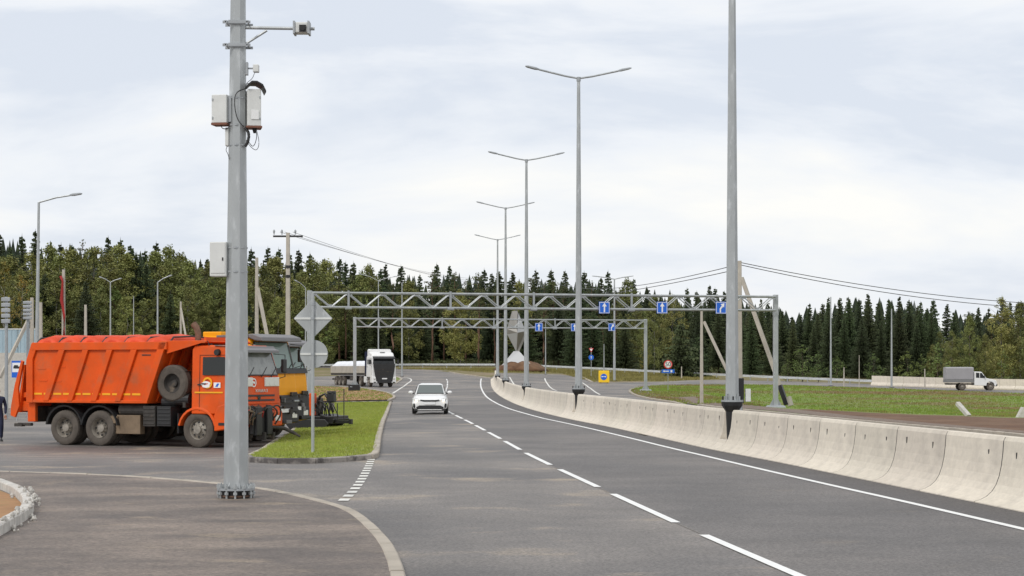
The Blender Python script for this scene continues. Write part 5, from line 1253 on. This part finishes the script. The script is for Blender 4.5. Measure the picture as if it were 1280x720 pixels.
# ------------------------------------------------------------ canvas pickup on the far road
P = gp(1213, 488.0); 
t = empty('pickup_truck', (P[0], P[1], P[2]+.02), radians(-3), 'white pickup with a grey canvas-covered bed driving on the far road', 'pickup truck')
s = MB(); pr = [(.25, .55), (.25, 2.0), (.32, 2.08), (.95, 2.05), (1.08, 1.98), (1.55, 1.35), (2.45, 1.15), (2.62, 1.05), (2.68, .75), (2.62, .5), (2.45, .48), (2.35, .80), (2.12, .95), (1.85, .95), (1.62, .80), (1.55, .5)]
s.loft([[(x, y, z) for x, z in [(p[0]*(1 if abs(y) < .9 else .995), p[1]*(1 if abs(y) < .9 else .985)) for p in pr]] for y in (-.98, -.9, .9, .98)]); s.build('cab', M['white'], t, bevel=.04)
for sg in (-1, 1):
    s = MB(); s.prism([(.42, 1.38), (1.42, 1.33), (1.05, 1.88), (.42, 1.92)], sg*.975, sg*1.0); o = s.build('side_window', M['glass'], t)
    s = MB(); s.prism([(.78, 1.36), (.84, 1.36), (.84, 1.9), (.78, 1.9)], sg*.98, sg*1.006); s.build('window_bar', M['white'], o)
    s = MB(); s.prism([(2.5, .85), (2.66, .85), (2.62, 1.02), (2.45, 1.05)], sg*.85, sg*.99); s.build('headlight', M['lens'], t)
    for x in (2.0, -1.05): wheel(t, x, sg*.86, .40, .24, sg, 'tyre', 'rim', 6)
    s = MB(); s.box((.55, sg*1.08, 1.45), (.08, .15, .25)) if False else s.box((1.3, sg*1.1, 1.48), (.08, .18, .24)); s.build('mirror', M['dark'], t)
s = MB(); s.add([(1.09, -.82, 1.96), (1.09, .82, 1.96), (1.56, .85, 1.38), (1.56, -.85, 1.38)], [(0, 1, 2, 3)]); s.add([(1.07, -.82, 1.94), (1.07, .82, 1.94), (1.54, .85, 1.36), (1.54, -.85, 1.36)], [(3, 2, 1, 0)]); s.build('windscreen', M['glass'], t)
s = MB(); s.box((2.66, 0, .58), (.16, 1.9, .26)); s.build('bumper', M['dark'], t, bevel=.04)
s = MB(); s.box((-1.3, 0, 1.02), (2.98, 2.05, .34)); s.build('bed', M['greyb'], t, bevel=.02)
s = MB(); pr = [(-1.02, 1.2), (-1.02, 2.42), (-.92, 2.5), (0, 2.54), (.92, 2.5), (1.02, 2.42), (1.02, 1.2)]
s.prism(pr, -2.78, .17, 'x'); s.build('canopy', M['greytarp'], t, bevel=.03)
s = MB(); s.box((-.4, 0, .68), (4.6, .8, .16)); s.build('frame', M['chassis'], t)
s = MB(); s.box((-2.5, 0, .72), (.3, 1.8, .12)); s.build('rear_bumper', M['dark'], t)

# ------------------------------------------------------------ person at the left edge
def skin_body(name, joints, edges, mat_, parent, lv=2):
    me = bpy.data.meshes.new(name); me.from_pydata([j[0] for j in joints], edges, []); o = bpy.data.objects.new(name, me); COL.objects.link(o)
    if parent: o.parent = parent
    sk = o.modifiers.new('skin', 'SKIN'); sk.use_smooth_shade = True
    for i, j in enumerate(joints):
        r = j[1]; me.skin_vertices[0].data[i].radius = r if isinstance(r, tuple) else (r, r)
    me.skin_vertices[0].data[0].use_root = True
    sb = o.modifiers.new('sub', 'SUBSURF'); sb.levels = sb.render_levels = lv
    bpy.context.view_layer.update(); dg = bpy.context.evaluated_depsgraph_get(); m2 = bpy.data.meshes.new_from_object(o.evaluated_get(dg))
    o.modifiers.clear(); o.data = m2; m2.materials.clear(); m2.materials.append(mat_)
    for p in m2.polygons: p.use_smooth = True
    return o
P = gp(-3, 552); t = empty('person', (P[0], P[1], P[2]+.01), radians(20), 'person in dark navy work clothes walking at the left edge beside the orange truck', 'person')
J = [((0, 0, .95), (.15, .12)), ((0, 0, 1.15), (.15, .11)), ((0, -.01, 1.38), (.19, .12)), ((0, 0, 1.50), (.07, .07)),
     ((.10, 0, .88), (.10, .10)), ((.12, -.06, .50), (.075, .075)), ((.12, .04, .10), (.055, .055)),
     ((-.10, 0, .88), (.10, .10)), ((-.12, .03, .50), (.075, .075)), ((-.12, .20, .12), (.055, .055)),
     ((.19, 0, 1.41), (.065, .065)), ((.26, .02, 1.14), (.055, .055)), ((.24, -.12, .90), (.042, .042)),
     ((-.19, 0, 1.41), (.065, .065)), ((-.27, .06, 1.14), (.055, .055)), ((-.27, .02, .88), (.042, .042))]
E = [(0, 1), (1, 2), (2, 3), (0, 4), (4, 5), (5, 6), (0, 7), (7, 8), (8, 9), (2, 10), (10, 11), (11, 12), (2, 13), (13, 14), (14, 15)]
skin_body('overalls', J, E, M['navy'], t)
hd_ = [((0, 0, 1.50), .055), ((0, -.01, 1.56), .06), ((0, -.015, 1.63), (.078, .092)), ((0, -.005, 1.70), (.072, .085))]
h = skin_body('head', hd_, [(0, 1), (1, 2), (2, 3)], M['skin'], t)
s = MB(); s.loft([[(.016*a, -.10-.015*b, z) for a, b in ((-1, 0), (0, 1), (1, 0))] for z, in ((1.60,), (1.65,))]); s.build('nose', M['skin'], h, smooth='all')
for sg in (-1, 1):
    s = MB(); s.lathe([(0, -.01), (.03, -.008), (.03, .008), (0, .012)], (sg*.082, .0, 1.64), 'x', 10); s.build('ear', M['skin'], h)
    s = MB(); s.lathe([(0, -.014), (.010, -.01), (.012, 0)], (sg*.03, -.095, 1.66), 'y', 8); s.build('eye', M['dark'], h)
skin_body('hair', [((0, .01, 1.66), (.085, .10)), ((0, .005, 1.72), (.078, .09))], [(0, 1)], M['hair'], t)
for sg, hx, hy, hz in ((1, .24, -.13, .88), (-1, -.27, .01, .86)):
    s_j = [((hx, hy, hz), .032), ((hx, hy-.01, hz-.05), (.042, .022)), ((hx, hy-.02, hz-.09), (.040, .02))]; s_e = [(0, 1), (1, 2)]
    for f in range(4):
        fx = hx+(-.03+.02*f); n0 = len(s_j); L4 = (.055, .07, .066, .05)[f]
        s_j += [((fx, hy-.025, hz-.11), .0095), ((fx, hy-.035, hz-.11-L4*.5), .009), ((fx, hy-.03, hz-.11-L4), .008)]; s_e += [(2, n0), (n0, n0+1), (n0+1, n0+2)]
    n0 = len(s_j); s_j += [((hx-sg*.045, hy-.03, hz-.06), .011), ((hx-sg*.055, hy-.045, hz-.10), .009)]; s_e += [(1, n0), (n0, n0+1)]
    skin_body('hand', s_j, s_e, M['skin'], t, 1)
for x, y in ((.12, .04), (-.12, .20)):
    s = MB(); R = []
    for yy, w, h_ in ((.09, .035, .09), (.05, .045, .11), (-.05, .05, .08), (-.14, .048, .05), (-.19, .03, .035)): R.append([(x-w, y+yy, 0), (x-w, y+yy, h_*.6), (x-w*.5, y+yy, h_), (x+w*.5, y+yy, h_), (x+w, y+yy, h_*.6), (x+w, y+yy, 0)])
    s.loft(R); s.build('shoe', M['dark'], t, bevel=.01)
# ------------------------------------------------------------ trees
random.seed(21)
def raw(name, V, Fc, m_):
    me = bpy.data.meshes.new(name); me.from_pydata(V, [], Fc); me.materials.append(m_); me.update(); return me
def leaf(V, Fc, c, s, n=None):
    a = Vector((random.gauss(0, 1), random.gauss(0, 1), random.gauss(0, 1))).normalized(); b = a.orthogonal().normalized(); c2 = a.cross(b)
    ang = random.uniform(0, 6.28); u = b*cos(ang)+c2*sin(ang); v = a.cross(u); k = len(V)
    V += [c+u*s, c+v*s*.6, c-u*s*.9, c-v*s*.6]; Fc.append((k, k+1, k+2, k+3))
def spruce(H, R, full=.12):
    V, Fc = [], []; n = int(H*2.3)
    for i in range(n):
        t = i/n; z = H*(full+(1-full)*t); r = R*(1-t)**.9*random.uniform(.72, 1.15)+.05; nb = max(5, int(13*(1-t)+4)); a0 = random.uniform(0, 6.28)
        for k in range(nb):
            zz_ = z; z = zz_+random.uniform(-.3, .3)
            a = a0+2*pi*k/nb+random.uniform(-.25, .25); L_ = r*random.uniform(.65, 1.15); dr = random.uniform(.25, .5)*(1-t*.6)
            d = Vector((cos(a), sin(a), 0)); sd_ = Vector((-sin(a), cos(a), 0)); m_ = max(2, int(L_/.42))
            for j in range(m_+1):
                u = (j+.5)/(m_+1); p = Vector((0, 0, z))+d*L_*u+Vector((0, 0, -dr*L_*u+.28*L_*u*u)); w = .42*(1-u*.75)*min(1.2, L_*.5+.3)
                for sg in (-1, 1):
                    q = len(V); tip = p+sd_*sg*w*random.uniform(.7, 1.3)+d*.25-Vector((0, 0, random.uniform(.08, .4)))
                    V += [p-d*.18, p+d*.26+Vector((0, 0, .03)), tip]; Fc.append((q, q+1, q+2))
                q = len(V); V += [p-sd_*.12, p+sd_*.12, p+d*.1-Vector((0, 0, random.uniform(.3, .6)))]; Fc.append((q, q+1, q+2))
            z = zz_
    for k in range(6):
        q = len(V); a = k; V += [Vector((.07*cos(a), .07*sin(a), H-.8)), Vector((.07*cos(a+2), .07*sin(a+2), H-.8)), Vector((0, 0, H+.35))]; Fc.append((q, q+1, q+2))
    return V, Fc
def clumps(spec, n, cs, ls):
    V, Fc = [], []
    for c, r in spec:
        m_ = int(n*(r[0]*r[1]*r[2])**(2/3))
        for _ in range(m_):
            d = Vector((random.gauss(0, 1), random.gauss(0, 1), random.gauss(0, 1))).normalized()*random.random()**.45
            leaf(V, Fc, Vector(c)+Vector((d.x*r[0], d.y*r[1], d.z*r[2])), ls*random.uniform(.6, 1.3))
    return V, Fc
def broad_spec(H, R, z0, n, tip=1.0):
    S = []
    for i in range(n):
        t = random.random()**.85; z = lerp(z0, H, t); rr = R*(sin(pi*min(1, .12+.80*t))**.8)*(1 if t < .6 else lerp(1, .35*tip+.2, (t-.6)/.4)); a = random.uniform(0, 6.28); q = rr*random.random()**.5
        s = random.uniform(.5, 1.0)*(1.2-.55*t)*R*.32; S.append(((q*cos(a), q*sin(a), z), (s, s, s*random.uniform(.8, 1.3))))
    S.append(((0, 0, H-.2), (R*.16, R*.16, R*.35)))
    return S
def trunk(H, r, limbs=0, z0=None, R=1):
    s = MB(); pts = [(random.uniform(-.01, .01)*H*min(1, i/3), random.uniform(-.01, .01)*H*min(1, i/3), H*i/8-.15) for i in range(9)]
    s.tube(pts, [r*(1-.88*i/8) for i in range(9)], 7)
    for k in range(limbs):
        z = random.uniform(z0, H*.85); a = random.uniform(0, 6.28); L_ = R*random.uniform(.4, .8)
        s.tube([(0, 0, z), (L_*.5*cos(a), L_*.5*sin(a), z+L_*.35), (L_*cos(a), L_*sin(a), z+L_*.8)], [r*.3, r*.2, r*.08], 5)
    return s
protos = {}
def proto(kind, H, crown, ctr, tm, trk):
    V, Fc = crown; me = raw(kind+'_crown', V, Fc, ctr); tr = bpy.data.meshes.new(kind+'_trunk'); tr.from_pydata(trk.v, [], trk.f); tr.materials.append(tm)
    for p in tr.polygons: p.use_smooth = True
    protos.setdefault(kind, []).append((H, me, tr))
for i in range(6): H = random.uniform(17, 22); proto('spruce', H, spruce(H, random.uniform(3.1, 4.2), random.choice([.04, .08, .14])), M['spruce'], M['bark'], trunk(H, .2))
for i in range(4):
    H = random.uniform(18, 21); S = []
    for k in range(40):
        t = random.random(); z = lerp(H*.5, H-.5, t); a = random.uniform(0, 6.28); rr = 2.3*(1-.65*t)*random.random()**.5; s = random.uniform(.5, .95)*(1.15-.5*t); S.append(((rr*cos(a), rr*sin(a), z), (s*1.2, s*1.2, s*.55)))
    S.append(((0, 0, H-.4), (.5, .5, .7)))
    proto('pine', H, clumps(S, 90, 1, .16), M['pine'], M['pbark'], trunk(H, .22, 9, H*.45, 2.2))
for i in range(5): H = random.uniform(15, 19); R = random.uniform(2.8, 3.8); proto('birch', H, clumps(broad_spec(H, R, H*.12, 110), 130, 1, .165), M['birch'], M['bbark'], trunk(H, .13, 10, H*.3, R))
for i in range(2): H = 14; R = 2.4; proto('yellow_birch', H, clumps(broad_spec(H, R, H*.15, 60), 48, 1, .2), M['yleaf'], M['bbark'], trunk(H, .12, 8, H*.3, R))
for i in range(4): H = random.uniform(5.5, 7); R = random.uniform(1.6, 2.2); proto('young_tree', H, clumps(broad_spec(H, R, .5, 46, .4), 85, 1, .13), M['young'], M['bark'], trunk(H, .07, 8, 1, R))
for i in range(2): H = 7; proto('young_spruce', H, spruce(H, 2.0, .03), M['spruce'], M['bark'], trunk(H, .08))
skyl = [(-120, 283), (0, 286), (40, 290), (70, 292), (100, 294), (130, 298), (170, 304), (200, 300), (240, 310), (300, 312), (350, 309), (400, 320), (450, 326), (500, 333), (560, 332), (600, 335), (640, 339), (700, 339), (760, 341), (820, 350), (880, 358), (940, 368), (990, 377), (1030, 369), (1070, 363), (1110, 363), (1150, 369), (1185, 378), (1220, 383), (1250, 374), (1290, 377), (1400, 380)]
def zone(px):
    Z = [(40, 'at the far left edge'), (130, 'between the tall left lamp and the slim lamps'), (200, 'above the rear half of the orange bed'), (290, 'above the front of the orange bed'), (360, 'between the camera pole and crossarm pole'), (445, 'between the crossarm pole and the semi truck'), (503, 'behind the white semi truck'), (560, 'above the white car'), (622, 'right of the white car'), (660, 'behind the faceted monument'), (724, 'between monument and tall median lamp'), (770, 'behind the yellow sign board'), (808, 'left of the right leg of the far gantry'), (876, 'behind the speed limit sign'), (925, 'just left of the nearest median lamp'), (985, 'behind the long black-footed brace'), (1040, 'left of the first tall far pole'), (1115, 'between the two tall far poles'), (1186, 'between the right far pole and the pickup'), (1245, 'behind the canvas pickup')]
    for x, s in Z:
        if px < x: return s
    return 'at the far right edge'
NM = {'spruce': ('spruce_tree', 'dark pointed spruce'), 'pine': ('pine_tree', 'bare-trunked tufted pine'), 'birch': ('birch_tree', 'green leafy birch'), 'yellow_birch': ('birch_tree', 'yellowing birch'), 'young_tree': ('young_tree', 'bushy young tree'), 'young_spruce': ('young_spruce', 'small young spruce')}
def tree(kind, px, Y, ytop, row='', wide=1.0, label=None, group=True):
    H, cm, tm = random.choice(protos[kind]); b = at(px, Y); h = zat(ytop, Y)-b.z; sc_ = h/H
    nm, desc = NM[kind]; lb = label or '%s %s %s' % (desc, row, zone(px))
    t = empty(nm, b, random.uniform(0, 6.28), lb, 'tree', ('%s %s %s' % (desc, row, zone(px))) if group and not label else None)
    w = sc_*wide*random.uniform(.9, 1.15); t.scale = (w, w, sc_)
    for n_, me in (('trunk', tm), ('crown', cm)):
        o = bpy.data.objects.new(n_, me); COL.objects.link(o); o.parent = t
    return t
def dist(px): return pw(px, [(0, 305), (400, 335), (700, 345), (1000, 330), (1280, 320)])
# back row: the skyline of spruces
px = -70
while px < 1350:
    top = pw(px, skyl)+random.choice([0, 0, 4, 9, 14, 20])+random.uniform(-3, 3)
    tree('spruce', px, dist(px)+random.uniform(28, 48), top, 'in the back row', 1.05); px += random.uniform(6, 21)
px = -75
while px < 1350:
    base = pw(px, skyl); Y = dist(px)+random.uniform(0, 22)
    if px < 430:
        kd = random.choices(['birch', 'birch', 'yellow_birch', 'spruce', 'pine'], [5, 5, .5, .8, .6])[0]; top = base+random.uniform(6, 34)
        if px < 60: top = base+random.uniform(28, 55)
        w = 1.15; st_ = (11, 18)
    elif px < 790:
        kd = random.choices(['spruce', 'pine', 'birch', 'pine'], [4, 4, 1.2, 2])[0]; top = base+random.uniform(3, 28); w = 1.1; st_ = (10, 16)
    elif px < 870: kd = random.choices(['birch', 'spruce', 'pine'], [4, 2, 2])[0]; top = base+random.uniform(14, 50); w = 1.0; st_ = (12, 18)
    elif px < 1165: kd = 'spruce'; top = base+random.uniform(2, 22); w = 1.35; st_ = (10, 15)
    else: kd = random.choices(['birch', 'spruce', 'pine'], [6, 1.5, 1])[0]; top = base+random.uniform(5, 45); w = 1.1; st_ = (12, 19)
    tree(kd, px, Y, top, 'in the front row', w if kd != 'spruce' else 1.1); px += random.uniform(*st_)
# lower storey closing the wall
px = -60
while px < 1340:
    base = pw(px, skyl); Y = dist(px)-random.uniform(-4, 7)
    if px < 430: kd, top = random.choices(['birch', 'young_tree', 'spruce'], [5, 1, 1])[0], base+random.uniform(45, 85)
    elif px < 790: kd, top = random.choices(['pine', 'spruce', 'birch'], [3, 2.5, 1])[0], base+random.uniform(22, 52)
    elif px < 870: kd, top = random.choice(['birch', 'spruce']), base+random.uniform(45, 70)
    elif px < 1165: kd, top = 'spruce', base+random.uniform(18, 40)
    else: kd, top = 'birch', base+random.uniform(28, 70)
    if not (505 < px < 560): tree(kd, px, Y, top, 'in the low row', 1.15)
    px += random.uniform(17, 27) if px > 430 else random.uniform(15, 24)
# single trees one can point at
tree('yellow_birch', 27, 285, 346, label='bright yellow-orange birch at the far left, beside the tall lamp post')
tree('yellow_birch', 5, 288, 330, label='yellow-green birch cut off by the left edge of the photo')
tree('birch', 818, 300, 372, label='light yellow-green birch right of the far gantry leg')
tree('young_spruce', 851, 275, 402, wide=1.25, label='olive young conifer just right of the speed limit sign')
tree('young_spruce', 872, 280, 420, label='lower olive conifer left of the short braced pole', wide=1.2)
tree('yellow_birch', 806, 280, 428, wide=.9, label='small yellow bush-like tree beside the right leg of the far gantry')
for px, yt, lb in ((1003, 432, 'fresh green young tree left of the first tall far pole'), (1023, 440, 'low green young tree touching the first tall far pole'), (1046, 447, 'tiny young tree just right of the first tall far pole'), (1092, 443, 'olive bushy young tree between the two tall far poles'), (1134, 440, 'narrow green young tree right of the second tall far pole'), (1152, 444, 'green young tree beyond the white far barrier'), (1172, 430, 'yellow-green young tree left of the canvas pickup'), (1255, 440, 'low leafy young tree right of the canvas pickup'), (985, 450, 'low bush behind the guardrail beside the brace')):
    tree('young_tree', px, 262, yt, label=lb, wide=1.25)
for px, yt, k, lb in ((1190, 415, 'birch', 'yellow-green birch directly left of the canvas pickup'), (1212, 397, 'birch', 'leaning light green birch above the canvas pickup'), (1232, 420, 'birch', 'green birch above the cab of the canvas pickup'), (1252, 374, 'birch', 'tall birch with visible white stems near the right edge'), (1275, 380, 'birch', 'tall birch at the right edge of the photo')):
    tree(k, px, 285 if yt > 390 else 300, yt, label=lb, wide=1.0)
# forest depth behind the rows: one mass
V, Fc = [], []
for i in range(420):
    px = random.uniform(-110, 1390); Y = dist(px)+random.uniform(52, 95); b = at(px, Y); top = zat(pw(px, skyl)+random.uniform(5, 24), Y); H = top-b.z; R = random.uniform(2.2, 3.2)
    n = 9
    for k in range(n):
        z = b.z+H*(.02+.9*k/n); r = R*(1-k/n)**.8+.2; a0 = random.random()*6
        for j in range(8):
            a = a0+j*pi/4; q = len(V); V += [Vector((b.x, b.y, z+H*.16)), Vector((b.x+r*cos(a-.3), b.y+r*sin(a-.3), z-.3*r)), Vector((b.x+r*1.1*cos(a+.35), b.y+r*1.1*sin(a+.35), z-.2*r+random.uniform(-.3, .3)))]; Fc.append((q, q+1, q+2))
o = bpy.data.objects.new('forest', raw('forest', V, Fc, M['spruce_far'])); COL.objects.link(o); tag(o, 'dense dark conifer forest closing the view behind the separate trees', 'forest', kind='stuff')
V, Fc = [], []
for i in range(9000):
    px = random.uniform(-60, 1340); Y = dist(px)+random.uniform(-3, 45); b = at(px, Y); s = random.uniform(.5, 1.3)
    for k in range(5): leaf(V, Fc, b+Vector((random.uniform(-.8, .8), random.uniform(-.5, .5), random.uniform(.1, 1.0)*s)), .22)
o = bpy.data.objects.new('undergrowth', raw('undergrowth', V, Fc, M['pine'])); COL.objects.link(o); tag(o, 'low undergrowth along the foot of the forest', 'undergrowth', kind='stuff')

# ------------------------------------------------------------ grass
def inside(p, poly):
    x, y = p; c = False; n = len(poly)
    for i in range(n):
        (x1, y1), (x2, y2) = poly[i], poly[(i+1) % n]
        if (y1 > y) != (y2 > y) and x < (x2-x1)*(y-y1)/(y2-y1)+x1: c = not c
    return c
def tufts(name, poly, n, h, w, m_, lift, label, test=None, blades=3):
    V, Fc = [], []; x0, x1 = min(p[0] for p in poly), max(p[0] for p in poly); y0, y1 = min(p[1] for p in poly), max(p[1] for p in poly)
    while n > 0:
        p = (random.uniform(x0, x1), random.uniform(y0, y1)); 
        if not inside(p, poly): continue
        if test and not test(p): n -= .2; continue
        n -= 1; z = G(*p)+lift
        for _ in range(blades):
            a = random.uniform(0, 6.28); c = Vector((p[0]+random.uniform(-w, w)*2, p[1]+random.uniform(-w, w)*2, z)); hh = h*random.uniform(.5, 1.2); q = len(V)
            V += [c+Vector((cos(a)*w*.5, sin(a)*w*.5, 0)), c-Vector((cos(a)*w*.5, sin(a)*w*.5, 0)), c+Vector((random.uniform(-.4, .4)*hh, random.uniform(-.4, .4)*hh, hh))]; Fc.append((q, q+1, q+2))
    o = bpy.data.objects.new(name, raw(name, V, Fc, m_)); COL.objects.link(o); return tag(o, label, 'grass', kind='stuff')
tufts('grass', ccw(isl), 26000, .065, .018, M['blade'], .10, 'short bright green grass on the raised island')
infv = [p for p in ccw(inf) if True]
tufts('grass', infv, 24000, .13, .08, M['tuft'], .04, 'rough green and brown grass on the slope of the hollow', test=lambda p: (lambda u, v: u < 1330 and v < pw(u, [(900, 506), (1000, 512), (1100, 517), (1200, 520), (1280, 523)]))(640+F*p[0]/p[1], HY-(G(*p)-HC)*F/p[1]))
yb = ccw(PX([(480, 461.5), (560, 462.5), (612, 466), (700, 466.5), (740, 477), (830, 476.5), (900, 474), (880, 468), (760, 464), (620, 460.5)]))
tufts('grass', yb, 7000, .25, .12, mat('dry_grass', (.21, .185, .055), .9, var=.3, scale=.4), .0, 'yellowing verge grass between the far road and the guardrail')
tufts('grass', ccw(PX([(-150, 500), (0, 497), (60, 495), (60, 482), (0, 482), (-150, 482)])), 2500, .3, .1, mat('bank_grass', (.16, .15, .05), .9, var=.3, scale=.4), .0, 'dry grass on the bank at the left edge')
tufts('grass', ccw(tong), 1500, .10, .05, M['tuft'], .09, 'sparse grass on the orange dirt island')
